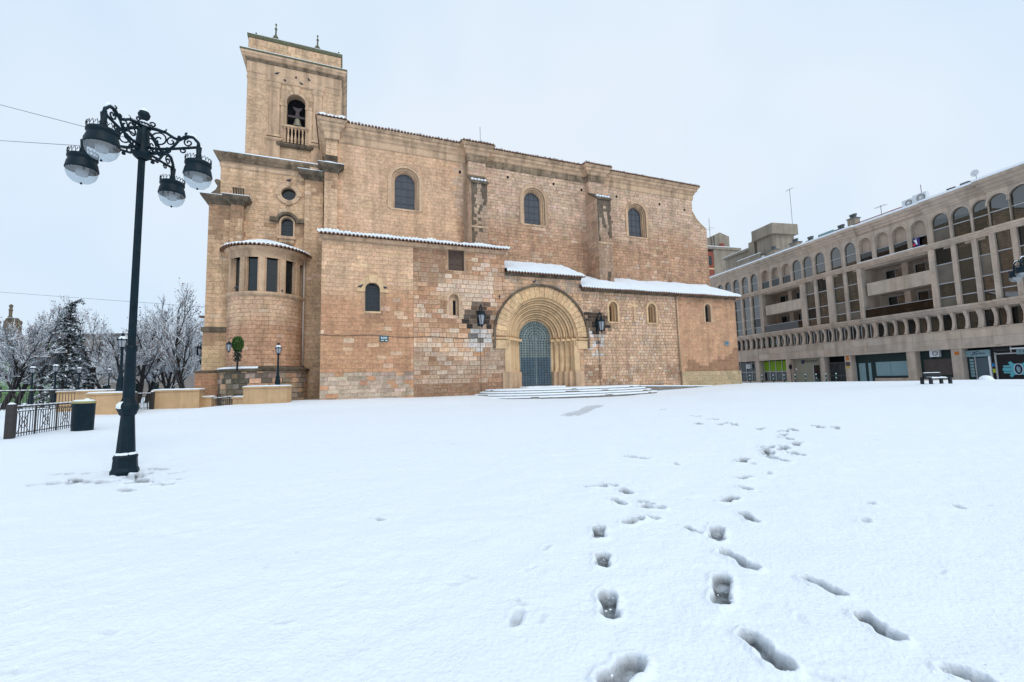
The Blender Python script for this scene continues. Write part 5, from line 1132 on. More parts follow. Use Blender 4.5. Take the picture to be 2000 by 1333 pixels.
more(T3, 22, 45, 1.25, 70, 'bare snowy tree in front of the green house'); more(T2, 285, 50, .98, 140, 'slim bare tree between the big lamp post and the forked tree')
more(T1, 168, 54, .62, 200, 'bare snowy tree below the drooping conifer'); more(T3, 140, 48, .7, 200, 'low bare tree under the conifer, thick with snow'); more(T3, 255, 44, .85, 300, 'low bare tree behind the tan planter wall')
more(T3, 318, 50, .95, 30, 'snowy bare tree behind the small railing'); more(T1, 400, 55, .95, 100, 'bare tree half hidden behind the tower foot'); more(T3, 195, 58, 1.0, 250, 'far bare tree before the long snowy roof'); more(T3, 60, 60, 1.0, 160, 'far bare tree beside the green house gable'); more(T1, 300, 62, .95, 20, 'far bare tree seen through the forked tree'); more(T3, 365, 60, 1.05, 320, 'far bare tree closing the gap beside the tower'); more(T2, 45, 52, .8, 10, 'bare tree standing between green house and conifer'); more(T1, 245, 52, .85, 210, 'bare tree half hidden by the big lamp post'); more(T2, 330, 44, .8, 260, 'bare tree behind the plaster planter wall'); more(T3, 4, 40, 1.2, 110, 'low bare tree at the foot of the green house'); more(T3, 110, 62, .9, 45, 'far bare tree behind the conifer'); more(T3, 235, 66, 1.15, 75, 'far bare tree before the long snowy roof end'); more(T2, 186, 48, .7, 95, 'bare tree beside the tall planter lantern'); more(T3, 268, 47, 1.15, 15, 'broad bare tree filling the gap behind the big lamp post'); more(T3, 305, 56, 1.3, 190, 'tall bare tree above the short iron railing'); more(T2, 335, 52, .95, 330, 'upright bare tree beside the forked tree')
def conifer(loc, H, label, seed, wid=.48):
    r = random.Random(seed); t = thing('conifer', label, 'tree', loc, 0); m = MB(); pts = [Vector((0, 0, -.3)), Vector((.05, 0, H * .5)), Vector((.02, .05, H * .86)), Vector((.25, 0, H * .96)), Vector((.9, 0, H * 1.0)), Vector((1.3, 0, H * .97))]
    m.tube(pts, [.2, .13, .06, .04, .03, .01], 6); m.build('trunk', 'bark', t, True); nd = MB(); sn = MB()
    z = H * .12
    def spray(p, d, L):
        for k in range(int(L / .024)):
            q = p + d * (L * r.random()); q.z -= .0; s = Vector((r.gauss(0, 1), r.gauss(0, 1), r.gauss(-.6, .5))).normalized() * r.uniform(.2, .42); w_ = s.cross(Vector((0, 0, 1))); w_ = (w_.normalized() if w_.length > .01 else Vector((1, 0, 0))) * .06
            nd.add([q - w_, q + w_, q + s + w_ * .3, q + s - w_ * .3], [(0, 1, 2, 3)])
            if r.random() < .62: u = Vector((0, 0, .035)); sn.add([q - w_ * 1.2 + u, q + w_ * 1.2 + u, q + s * .7 + w_ + u, q + s * .7 - w_ + u], [(0, 1, 2, 3)])
    while z < H * .97:
        L0 = (H - z) * wid * r.uniform(.8, 1.25) + .25
        for k in range(4):
            a = r.uniform(0, 6.28); p = Vector((.03, 0, z)); d = Vector((math.cos(a), math.sin(a), .12)).normalized(); q = p + d * L0 * .55; d2 = (d + Vector((0, 0, -.75))).normalized()
            m2 = [p, q, q + d2 * L0 * .55]; nd.tube(m2, [.03, .02, .006], 3, False); spray(p, d, L0 * .55); spray(q, d2, L0 * .55)
        z += .30 + .1 * r.random()
    for i in range(3, 5): spray(pts[i], pts[i + 1] - pts[i], 1.0)
    c = nd.build('foliage', 'needle', t); sn.build('branch_snow', 'snow', c, False, 'stuff'); return t
p = gpos(126, 42); conifer(p, at(128, 586, 42).z - p.z, 'tall dark conifer with a drooping bent tip', 4, .25)
CB = conifer(gpos(120, 40), 3.6, 'dark bushy conifer low behind the park lanterns', 9, .45); dup(CB, gpos(172, 42), R(80), 'dark bushy conifer between the park lanterns and planter', .9); dup(CB, gpos(393, 44), R(20), 'dark bushy conifer at the corner of the tower foot', .6)
# round green shrub against the chapel
p = at(463, 716, 27.0); sb = thing('green_shrub', 'round green shrub on a dark stem against the round chapel', 'shrub', p, 0); m = MB(); m.tube([(0, 0, -.3), (.03, 0, .5), (0, 0, 1.0)], [.06, .05, .03], 6); m.tube([(0, 0, .5), (-.2, 0, .95)], .03, 5); m.build('stem', 'bark', sb, True)
m = MB()
for k in range(1500):
    d = Vector((rnd.gauss(0, 1), rnd.gauss(0, 1), rnd.gauss(0, 1))).normalized(); rr_ = rnd.uniform(.6, 1.04); c = Vector((d.x * .34 * rr_, d.y * .3 * rr_, 1.42 + d.z * .50 * rr_)); a = Vector((rnd.gauss(0, 1), rnd.gauss(0, 1), rnd.gauss(0, 1))).normalized() * .05; b = a.orthogonal().normalized() * .035; m.add([c - a, c + b, c + a, c - b], [(0, 1, 2, 3)])
for k in range(300):
    c = Vector((rnd.gauss(0, .12), rnd.gauss(0, .08), rnd.uniform(.3, 1.0))); a = Vector((rnd.gauss(0, 1), rnd.gauss(0, 1), rnd.gauss(0, 1))).normalized() * .06; b = a.orthogonal().normalized() * .03; m.add([c - a, c + b, c + a, c - b], [(0, 1, 2, 3)], mi=1)
m.build('foliage', ['ivy', 'needle'], sb)

# ------------------------------------------------------------------ far houses on the park side
p = at(-46, 770, 70); gt = thing('green_townhouse', 'green townhouse with a dark pinnacled attic behind the trees', 'house', (p.x, p.y, -1), R(12))
m = MB(); m.box(-6, 6.2, 0, 8, -1, at(20, 655, 70).z + 1); m.build('wall', 'greenwall', gt)
zt = at(20, 655, 70).z + 1
for k in range(4):
    for j in range(2): m = MB(); m.box(-1.4 + k * 1.9, -.5 + k * 1.9, -.08, .02, 1.5 + j * 3.0, 3.3 + j * 3.0); m.build('window', 'dglass', gt)
m = MB(); m.cornice([(-6, 8), (-6, 0), (6.2, 0), (6.2, 8)], [(.0, zt - .5), (.3, zt - .3), (.35, zt), (0, zt + .02)]); m.build('cornice', 'grime', gt)
m = MB(); lump(-6.3, 6.4, -.3, 8, zt, .15, m); m.build('roof_snow', 'snow', gt, True, 'stuff')
cx = 3.6
m = MB(); m.prism([(cx - 1.3, zt), (cx + 1.3, zt), (cx + 1.1, zt + .9), (cx + .95, zt + 2.4), (cx + .6, zt + 3.0), (cx - .6, zt + 3.0), (cx - .95, zt + 2.4), (cx - 1.1, zt + .9)], .2, .9, lambda a, b, d: (a, d, b)); m.build('attic', 'grime', gt)
m = MB(); m.box(cx - .65, cx + .65, .15, .95, zt + 3.0, zt + 3.12); m.build('attic_snow', 'snow', gt, False, 'stuff')
for x, h, z in ((cx, 2.3, zt + 3.05), (cx - 1.45, 2.6, zt), (cx + 1.45, 2.6, zt), (cx + 2.9, 1.5, zt)):
    m = MB(); m.lathe([(.3, 0), (.3, .15), (.2, .25), (.22, h * .5), (.3, h * .55), (.2, h * .62), (.18, h * .75), (.28, h * .82), (.2, h * .93), (0, h)], 8, (x, .1, z)); m.build('pinnacle', 'grime', gt)
p = at(55, 770, 88); lh = thing('long_house', 'long low house with a flat snowy roof behind the trees', 'house', (p.x, p.y, -1), R(6)); zt = at(150, 652, 88).z + 1
m = MB(); m.box(0, 30, 0, 10, -1, zt); m.build('wall', 'tanwall', lh)
for k in range(9):
    for j in range(3): m = MB(); m.box(1.5 + k * 3.1, 2.9 + k * 3.1, -.08, .02, 1.5 + j * 3.6, 3.5 + j * 3.6); m.build('window', 'dglass', lh)
m = MB(); m.cornice([(0, 10), (0, 0), (30, 0), (30, 10)], [(.0, zt - .35), (.4, zt - .2), (.5, zt + .02), (.0, zt + .05)]); m.build('cornice', 'tanwall', lh); m = MB(); lump(-.5, 30.5, -.5, 10, zt + .03, .25, m); m.build('roof_snow', 'snow', lh, True, 'stuff')
# ------------------------------------------------------------------ stone apartment building on the right
ab = thing('apartment_building', 'long pinkish-grey stone apartment block with arched top windows and shops below', 'building', B0, BA)
S0, S1 = -24.5, 21.0
def bcol(dark=0):
    c = mixc((.47, .375, .295), (.51, .39, .31), rnd.random()); c = mixc(c, (.46, .41, .355), rnd.random() * .5); k = (1 + rnd.gauss(0, .06)) * (1 - dark); return tuple(x * k for x in c)
AC = [18.6, 16.75, 14.85, 12.95, 11.05, 9.15, 6.95, 5.1, 3.2, 1.45, -.25, -2.05, -4.2, -6.05, -7.85, -9.7, -11.5, -13.3, -15.2, -16.85, -18.4, -19.75, -21.3, -23.2]
AC = [a for a in AC]
PI_ = [19.5] + [(AC[i] + AC[i + 1]) / 2 for i in range(len(AC) - 1)] + [-24.3]     # piers between the arches
recess = [(7.95, 1.15), (-7.05, -13.95)]
inrec = lambda s: any(b < s < a for a, b in recess)
def bbox(name, mt, s0, s1, y0, y1, z0, z1, parent=None, col=None):
    m = MB(); m.box(s0, s1, y0, y1, z0, z1, col or bcol()); return m.build(name, mt, parent or ab)
step = lambda s: .32 if s < -19.05 else 0.0
# body behind the facade
bbox('core', 'bstone', S0, S1, -14, -2.6, -.5, 17.9, col=(.2, .18, .16))
bbox('floor_slab', 'bstone', S0, S1, -2.6, -.2, 13.1, 13.55); bbox('floor_slab', 'bstone', S0, S1, -2.59, -.2, 6.7, 7.2); bbox('floor_slab', 'bstone', S0, S1, -2.58, -.3, 3.5, 4.0); bbox('roof_slab', 'bstone', S0, S1, -14, .2, 17.9, 18.2)
for a, b in ((S1, 7.95), (1.15, -7.05), (-13.95, S0)): bbox('infill', 'dark', b, a, -.95, -.90, 7.2, 13.1)
# mouldings
def mould(path_s, z0, prof, name, mt='bstone', y=0.0, snow=0):
    s0, s1 = path_s; m = MB(); pa = [(s0, y), (-19.05, y), (-19.05, y + .32), (s1, y + .32)] if s1 < -19.1 else [(s0, y), (s1, y)]
    m.cornice(pa, [(o, z0 + z) for o, z in prof], bcol()); o = m.build(name, mt, ab)
    if snow: m = MB(); m.cornice(pa, [(prof[-2][0], z0 + prof[-2][1]), (prof[-2][0] - .02, z0 + prof[-2][1] + snow), (-.3, z0 + prof[-1][1] + snow + .02)]); m.build('ledge_snow', 'snow', o, False, 'stuff')
segs_ = [(S1, 8.2), (8.19, 1.0), (.99, -2.9), (-2.91, -7.0), (-7.01, -13.9), (-13.91, -17.0), (-17.01, S0)]
for k, (a, b) in enumerate(segs_):
    mould((a, b), 6.8, [(-.3, 0), (.06, .02), (.10, .16), (.20, .2), (.20, .36), (.30, .42), (.30, .62), (-.4, .66)], 'lower_ledge')
    mould((a, b), 13.3, [(-.3, 0), (.06, .02), (.08, .16), (.18, .2), (.18, .36), (.27, .4), (.27, .58), (-.4, .6)], 'upper_ledge', snow=.06 if k in (4,) else 0)
    mould((a, b), 17.05, [(-.4, 0), (.05, .02), (.08, .2), (.2, .28), (.22, .5), (.38, .6), (.40, .82), (.58, .92), (.60, 1.2), (-.5, 1.24)], 'roof_cornice', y=(0 if k not in (4,) else -.25), snow=.2)
# big stone band above the shops: panels
s = S1
while s > S0 + .2:
    L = rnd.uniform(1.6, 2.6); e = max(s - L, S0)
    for z0, z1 in ((3.52, 4.25), (4.26, 5.0)):
        m = MB(); off = rnd.uniform(.10, .125); m.box(e + .008, s - .008, -.6, off + step((s + e) / 2) * (e < -19.05), z0, z1, bcol()); m.build('panel', 'bstone', ab)
    s = e
mould((S1, S0), 3.32, [(-.6, 0), (.13, .0), (.15, .08), (.16, .2), (-.6, .205)], 'soffit_moulding'); mould((S1, S0), 5.0, [(-.6, 0), (.14, .01), (.16, .1), (.05, .14), (-.8, .145)], 'band_moulding')
# bracket gallery
k = 0; s = 20.0
prof = [(-.22, 0), (.13, 0), (.14, .14), (.05, .2), (.02, .32), (-.02, .55), (-.06, .8), (-.03, 1.05), (.03, 1.25), (.10, 1.33), (.13, 1.45), (.17, 1.52), (.17, 1.64), (-.22, 1.64)]
while s > S0:
    w_ = .24 if k % 9 else .42; m = MB(); m.prism(prof, s - w_ / 2, s + w_ / 2, lambda a, b, d: (d, a + step(d), 5.15 + b), bcol()); m.build('bracket', 'bstone', ab)
    m = MB(); m.box(s - .92, s - .12, -.30, -.26, 5.15, 6.8); m.build('gallery_pane', 'bglass' if k % 3 else 'dglass', ab)
    if 14 < k < 27: bbox('mullion', 'alu', s - .42, s - .36, -.26, -.2, 5.15, 6.8)
    s -= 1.04; k += 1
# piers between tall windows and panes
for i, s in enumerate(PI_):
    if not inrec(s) :
        w_ = .38 if abs(s + 3.12) > .4 else .85; y0 = step(s)
        m = MB(); z = 7.42
        while z < 13.3: h = min(rnd.uniform(.9, 1.5), 13.32 - z); m.box(s - w_ / 2, s + w_ / 2, -.7, y0 + .02 + rnd.uniform(0, .012), z, z + h - .006, bcol()); z += h
        m.build('pier', 'bstone', ab)
for a, b in recess:
    for s in (a + .2, b - .2): 
        m = MB(); m.box(s - .22, s + .22, -2.5, .03, 7.42, 13.31, bcol()); m.build('pier', 'bstone', ab)
for i in range(len(PI_) - 1):
    a, b = PI_[i] - .17, PI_[i + 1] + .17; c = (a + b) / 2
    if inrec(c): continue
    y0 = -.2 + step(c)
    for z0, z1 in ((7.42, 8.36), (8.42, 9.72), (9.8, 11.62), (11.7, 13.3)):
        t = rnd.uniform(-.006, .006); m = MB(); m.add([(a, y0 + t, z0), (b, y0 - t, z0), (b, y0 - t, z1), (a, y0 + t, z1), (a, y0 - .02, z0), (b, y0 - .02, z0), (b, y0 - .02, z1), (a, y0 - .02, z1)], [(3, 2, 1, 0), (4, 5, 6, 7)]); m.build('pane', rnd.choice(('bglass',) * 6 + ('cglass', 'dglass')), ab)
    for z in (8.39, 9.76, 11.66): bbox('transom', 'alu', b, a, y0 - .03, y0 + .05, z - .045, z + .045)
    bbox('mullion', 'alu', b, b + .05, y0 - .03, y0 + .045, 7.42, 13.3)
# arcade
for i, c in enumerate(AC):
    hw = (.70 if c > -20.5 else .82); zs = 15.98; a, b = PI_[i], PI_[i + 1]; y0 = step(c); top = 17.06
    m = MB(); wall(m, rectpoly(b + .002, a - .002, 13.88, top), [(archpoly(c, hw, 13.9, zs, 12), .45)], 0, .5, f=lambda x, z, d: (x, y0 - d, z), col=bcol()); m.build('arch_wall', 'bstone', ab)
    m = MB(); ring(m, c, zs, hw, hw + .12, y0 + .04, y0, None, 14, col=bcol(-.05)); m.box(c - hw - .12, c - hw, y0, y0 + .06, zs - .14, zs); m.box(c + hw, c + hw + .12, y0, y0 + .06, zs - .14, zs); m.build('archivolt', 'bstone', ab)
    loggia = (3.0 < c < 7.5) or (-14 < c < -7)
    if not loggia or abs(c + 15.2) < .1:
        shp = archpoly(c, hw, 13.9, zs, 12)
        for z0, z1 in ((13.9, 15.18), (15.26, 17)):
            pl_ = clip(rectpoly(c - hw, c + hw, z0, z1), shp); m = MB(); t = rnd.uniform(-.008, .008); m.prism(pl_, y0 - .18, y0 - .2, lambda x, z, d: (x, d + t * (x - c), z)); m.build('pane', rnd.choice(('bglass',) * 6 + ('cglass', 'dglass')), ab)
        bbox('transom', 'alu', c - hw, c + hw, y0 - .2, y0 - .12, 15.18, 15.26)
    else:
        m = MB(); m.box(c - hw - .1, c + hw + .1, -2.2, -2.1, 13.9, 17, bcol(.2)); m.build('loggia_wall', 'bstone', ab)
        m = MB(); m.box(c - .45, c + .55, -2.1, -2.06, 13.9, 16.1); m.build('loggia_door', 'dglass', ab); bbox('door_mullion', 'alu', c - .03, c + .03, -2.06, -2.02, 13.9, 16.1)
        m = MB(); m.box(c - hw, c + hw, y0 - .14, y0 - .12, 13.95, 14.95); m.build('glass_guard', 'guard', ab); bbox('guard_rail', 'alu', c - hw, c + hw, y0 - .16, y0 - .10, 14.95, 15.0)
# recessed balconies
for a, b in recess:
    m = MB(); m.box(b, a, -2.5, -2.4, 7.42, 13.3, bcol(.1)); m.build('recess_wall', 'bstone', ab)
    m = MB(); m.box(b + .25, a - .45, -2.4, -.35, 10.0, 10.14, bcol()); m.build('balcony_slab', 'bstone', ab)
    L = (a - .45) - (b + .02); n = 3
    for q in range(n):
        m = MB(); m.box(b + .02 + L * q / n + .004, b + .02 + L * (q + 1) / n - .004, -.42, -.2 + rnd.uniform(0, .01), 9.98, 11.4, bcol(-.08)); m.build('balcony_panel', 'bstone', ab)
    for z0, z1 in ((7.45, 9.7), (10.15, 12.7)):
        for c in (a - 2.0, b + 1.9):
            for q in (-1, 0): m = MB(); m.box(c + q * 1.05, c + q * 1.05 + 1.0, -2.37, -2.33, z0, z1); m.build('sliding_door', 'bglass' if q else 'dglass', ab)
            bbox('door_frame', 'alu', c - 1.1, c - 1.05, -2.4, -2.3, z0, z1); bbox('door_frame', 'alu', c - .05, c, -2.4, -2.3, z0, z1); bbox('door_frame', 'alu', c + .95, c + 1.0, -2.4, -2.3, z0, z1); bbox('door_frame', 'alu', c - 1.1, c + 1.0, -2.41, -2.29, z1, z1 + .07)
        bbox('recess_pier', 'bstone', (a + b) / 2 - .3, (a + b) / 2 + .3, -2.39, -1.7, z0, z1 + .4)
    m = MB(); m.box(b + .03, a - .03, -.12, -.10, 7.46, 8.42); m.build('glass_guard', 'guard', ab); bbox('guard_rail', 'alu', b + .03, a - .03, -.14, -.08, 8.42, 8.47)
# shop level
def panel(name, mt, s0, s1, z0, z1, y=-.62, t=.05, parent=None): return bbox(name, mt, s0, s1, y - t, y, z0, z1, parent)
def pillar(s0, s1): bbox('pillar', 'bstone', s0, s1, -.8, .02, -.5, 3.35)
bbox('shop_back', 'dark', S0, S1, -1.2, -1.1, -.5, 3.35)
for s0, s1 in ((19, 19.6), (15.2, 15.7), (9.3, 10.1), (3.6, 4.4), (-1.5, -.95), (-4.95, -4.2), (-11.8, -10.98), (-15.75, -14.9), (-24.3, -22.5)): pillar(s0, s1)
for s0, s1, n in ((15.0, 10.3, 4), (9.1, 4.6, 4)):
    gr_ = n == 4 and s0 < 10
    for q in range(n):
        a0, a1 = s0 + (s1 - s0) * q / n, s0 + (s1 - s0) * (q + 1) / n
        panel('shop_pane', 'dglass', a1 + .04, a0 - .04, .35, 1.6); panel('shop_pane' if not gr_ else 'green_blind', 'dglass' if not gr_ else 'green', a1 + .04, a0 - .04, 1.72, 3.2)
        bbox('mullion', 'alu', a1 - .04, a1 + .04, -.66, -.54, .3, 3.25)
    bbox('mullion', 'alu', s0 - .04, s0 + .04, -.66, -.54, .3, 3.25); bbox('transom', 'alu', s1 - .04, s0 + .04, -.65, -.55, 1.61, 1.71); bbox('shop_sill', 'bstone', s1 - .05, s0 + .05, -.8, -.5, -.5, .3)
panel('shop_wall', 'beige', -.94, 3.59, -.4, 3.32, -.45, .2)
panel('shop_door', 'dglass', -.35, .5, .0, 2.35, -.44, .06); panel('door_frame', 'alu', .5, .58, 0, 2.4, -.42, .08)
m = MB(); m.prism(circpoly(2.1, 2.85, .27), -.45, -.41, lambda a, b, d: (a, d, b)); m.build('sign_disc', 'navy', ab); m = MB(); m.prism(circpoly(2.18, 2.92, .07), -.41, -.405, lambda a, b, d: (a, d, b)); m.build('painted_glint', 'blue', ab)  # small blue dot paints a highlight onto the navy disc
text('Numerof', 'sign_lettering', .52, 'brownsh', ab, (.9, -.43, 2.92), (math.pi / 2, 0, math.pi)); text('asesoría', 'sign_lettering', .22, 'brownsh', ab, (.9, -.43, 2.58), (math.pi / 2, 0, math.pi)) if False else None
panel('small_sign', 'white', 3.0, 3.3, 1.75, 2.05, -.42, .03); panel('small_sign', 'red', 3.0, 3.12, 1.78, 2.02, -.415, .02)
# grille gateway
for q in range(15): bbox('gate_bar', 'grey', -1.75 - q * .16, -1.72 - q * .16, -.5, -.47, -.2, 2.5)
for z in (2.5, .9): bbox('gate_rail', 'grey', -4.15, -1.6, -.52, -.44, z, z + .06)
for z in np.arange(.2, 2.4, .22): bbox('gate_bar', 'grey', -4.1, -3.0, -.49, -.46, z, z + .03)
panel('notice', 'orange', -4.75, -4.45, 2.75, 3.3, .06, .03); panel('notice', 'brownsh', -4.85, -4.3, 2.1, 2.55, .06, .03); panel('notice', 'yellow', -4.72, -4.42, 1.8, 2.05, .06, .03)
# green framed shop fronts
bbox('shop_frame', 'dframe', -10.95, -5.0, -.7, -.64, -.4, 3.34); panel('shop_pane', 'blindg', -6.1, -5.35, .1, 2.35, -.60); panel('shop_pane', 'blindg', -6.75, -6.45, .1, 2.35, -.60)
panel('shop_pane', 'blindg', -8.85, -7.3, .85, 2.4, -.60); panel('shop_pane', 'blindg', -10.75, -8.88, .85, 2.4, -.60); bbox('shop_sill', 'bstone', -10.97, -7.2, -.8, -.45, -.5, .6); panel('door_frame', 'alu', -5.05, -4.98, 0, 2.5, -.56, .06)
bbox('shop_frame', 'dframe', -14.88, -11.82, -.7, -.64, .6, 3.34); panel('shop_shutter', 'brownsh', -14.5, -12.1, .85, 2.45, -.60); bbox('shop_sill', 'bstone', -14.9, -11.8, -.8, -.45, -.5, .6)
panel('notice', 'orange', -15.55, -15.2, 2.75, 3.05, .06, .03)
panel('shop_shutter', 'shutter', -17.35, -15.8 - .55, -.3, 2.42, -.55); 
for q in range(6): panel('glazed_panel', 'blindg', -16.25, -15.95, .65 + q * .29, .88 + q * .29, -.50, .03)
panel('shop_frame', 'dframe', -16.33, -15.76, -.3, 2.5, -.54); panel('door_frame', 'white', -17.5, -17.36, -.3, 2.5, -.45, .15); panel('door_frame', 'alu', -16.4, -16.34, -.3, 2.5, -.48, .1)
sg = panel('shop_sign', 'blindg', -17.55, -15.78, 2.5, 3.1, -.4, .12)
text('Zarino', 'sign_lettering', .34, 'navy', ab, (-16.75, -.39, 2.8), (math.pi / 2, 0, math.pi)); m = MB(); m.tube([(-16.15, -.385, 2.6), (-16.6, -.385, 2.98), (-16.8, -.385, 3.03)], .02, 4); m.build('sign_flourish', 'navy', ab)
panel('notice', 'blue', -17.78, -17.6, 1.55, 1.85, -.4, .03); panel('notice', 'lime', -17.8, -17.6, 1.0, 1.35, -.4, .03)
# dark shop with the teal emblem
panel('shop_front', 'black', -22.4, -17.6, -.3, 3.3, -.5, .1); panel('door_frame', 'alu', -17.92, -17.82, -.3, 2.8, -.42, .08); panel('door_frame', 'alu', -20.6, -17.82, 2.62, 2.72, -.42, .08); panel('door_frame', 'alu', -19.0, -18.93, 2.72, 3.3, -.42, .08)
panel('shop_sign', 'blindg', -21.6, -19.35, 2.55, 2.98, -.36, .1); panel('awning', 'white', -21.6, -19.1, 3.0, 3.12, -.1, .4); text('1', 'sign_lettering', .32, 'navy', ab, (-19.6, -.35, 2.77), (math.pi / 2, 0, math.pi)); m = MB(); m.prism(circpoly(-19.95, 2.77, .15), -.36, -.345, lambda a, b, d: (a, d, b)); m.build('sign_disc', 'navy', ab)
text('VANNUX', 'sign_lettering', .28, 'shutter', ab, (-18.35, -.49, 3.0), (math.pi / 2, 0, math.pi))
EX, EZ = -19.3, 1.28
em = MB(); half = [(1.18, 0), (1.08, .16), (1.08, .42), (.62, .44), (.60, .55), (.70, .70), (.52, .86), (.34, .60), (.18, .58)]
pts = half + [(-x, z) for x, z in half[::-1]]; pts = pts + [(x, -z) for x, z in pts[::-1] if abs(z) > 1e-6]
em.prism([(EX + x * .92, EZ + z * .82) for x, z in pts], -.5, -.47, lambda a, b, d: (a, d, b)); emo = em.build('emblem', 'teal', ab)
m = MB(); m.prism(circpoly(EX, EZ, .30, 24, .48), -.47, -.462, lambda a, b, d: (a, d, b)); m.build('emblem_oval', 'white', emo); m = MB(); m.prism(circpoly(EX, EZ, .26, 24, .44), -.462, -.455, lambda a, b, d: (a, d, b)); m.build('emblem_oval', 'navy', emo)
m = MB(); m.prism([(EX - .1, EZ - .28), (EX + .08, EZ - .26), (EX + .14, EZ + .1), (EX + .02, EZ + .3), (EX - .05, EZ + .1), (EX - .13, EZ + .22)], -.455, -.45, lambda a, b, d: (a, d, b)); m.build('emblem_figure', 'blindg', emo)
for dz in (-.18, .18): 
    for sx in (-1, 1): m = MB(); x0, x1 = sorted((EX + sx * .45, EX + sx * .98)); m.box(x0, x1, -.47, -.464, EZ + dz - .03, EZ + dz + .03); m.build('emblem_bar', 'shutter', emo)
# purple banner
bn_ = thing('hanging_banner', 'purple cloth banner with a red spot hanging from an arched balcony', 'banner', bw(-13.25, .02, 14.0), BA)
m = MB(); n = 8; vs = []
for j in range(n + 1):
    for i in range(n + 1): u, v = i / n, j / n; vs.append((-.1 + .62 * (1 - u) * .95, .06 * math.sin(u * 9) * (1 - v * .5), .05 + .95 * v - .12 * math.sin(math.pi * u) * v))
m.add(vs, [(j * 9 + i, j * 9 + i + 1, (j + 1) * 9 + i + 1, (j + 1) * 9 + i) for j in range(n) for i in range(n)]); m.build('cloth', 'purple', bn_, True)
m = MB(); m.prism(circpoly(.38, .25, .13), .07, .085, lambda a, b, d: (a, d, b)); m.build('spot', 'red', bn_); m = MB(); m.prism([(.05, .2), (.2, .25), (.28, .5), (.42, .75), (.25, .7), (.15, .82), (.1, .5)], .07, .08, lambda a, b, d: (a, d, b)); m.build('figure', 'white', bn_)
# roofscape
m = MB(); lump(S0, S1, -13, .1, 18.22, .15, m); m.build('roof_snow', 'snow', ab, True, 'stuff')
rl = MB(); 
for z in (18.75, 19.0): rl.box(2.5, 20, -.62, -.58, z, z + .03)
for q in range(12): rl.box(2.6 + q * 1.55, 2.64 + q * 1.55, -.62, -.58, 18.2, 19.0)
rl.build('roof_railing', 'alu', ab)
for (x0, x1, z) in ((-11.9, -6.4, 18.95), (-13.5, -12.0, 19.0)):
    m = MB(); m.tube([(x0, -.9, z), (x1, -.9, z)], .05, 6); m.tube([(x0, -.9, z - .35), (x1, -.9, z - .35)], .04, 6)
    for q in range(5): m.tube([(x0 + (x1 - x0) * q / 4, -.9, 18.2), (x0 + (x1 - x0) * q / 4, -.9, z)], .03, 5)
    m.build('roof_rail', mat('red roof rail', (.25, .06, .06), bump=0), ab)
def chim(s, y, z0, w_, d, h, cap=True):
    m = MB(); m.box(s - w_ / 2, s + w_ / 2, y - d / 2, y + d / 2, z0, z0 + h); c = m.build('chimney', 'conc', ab)
    m = MB(); m.box(s - w_ / 2 - .08, s + w_ / 2 + .08, y - d / 2 - .08, y + d / 2 + .08, z0 + h, z0 + h + .1)
    for q in range(2): m.lathe([(.16, 0), (.18, .3), (.24, .32), (.24, .5), (0, .52)], 10, (s - .18 + q * .36, y, z0 + h + .1))
    m.build('chimney_pot', 'grey', c)
chim(-5.9, -1.2, 18.2, .9, .8, 1.5); chim(-4.3, -1.2, 18.2, 1.0, .8, .75); chim(2.4, -1.2, 18.2, 1.2, .9, 1.2); chim(6.0, -1.0, 18.2, 1.1, .9, 1.25); chim(.2, -1.4, 18.2, .7, .6, .8)
panel('roof_screen', 'blindg', -3.2, -1.0, 18.25, 19.4, -1.3, .06)
# stair tower
st = MB(); st.box(6.95, 10.2, -5.7, -2.0, 18.2, 22.3); st.build('stair_tower', 'conc', ab); st = MB(); st.box(6.5, 10.6, -6.1, -1.5, 22.3, 23.9); st.build('tower_parapet', 'conc', ab)
m = MB(); m.box(6.6, 10.5, -6.0, -1.6, 23.9, 23.95); m.build('tower_snow', 'snow', ab, False, 'stuff')
m = MB(); m.box(11.0, 12.2, -3.4, -2.2, 18.2, 22.6); m.build('chimney', 'conc', ab); m = MB(); m.box(11.3, 11.9, -3.0, -2.6, 22.6, 23.1); m.build('chimney_pot', 'grey', ab)
m = MB(); m.box(12.6, 18.5, -4.6, -2.8, 18.2, 21.6); m.build('roof_shed', 'conc', ab); m = MB(); m.box(12.3, 18.8, -4.8, -2.5, 21.6, 21.95); m.build('shed_slab', 'conc', ab); m = MB(); m.box(12.3, 18.8, -4.8, -2.48, 21.95, 22.02); m.build('shed_snow', 'snow', ab, False, 'stuff')
m = MB(); m.box(9.0, 14.0, -1.6, -1.4, 18.2, 20.0); m.build('parapet', 'conc', ab); m = MB(); m.box(9.0, 14.0, -1.64, -1.36, 20.0, 20.1); m.build('parapet_snow', 'snow', ab, False, 'stuff')
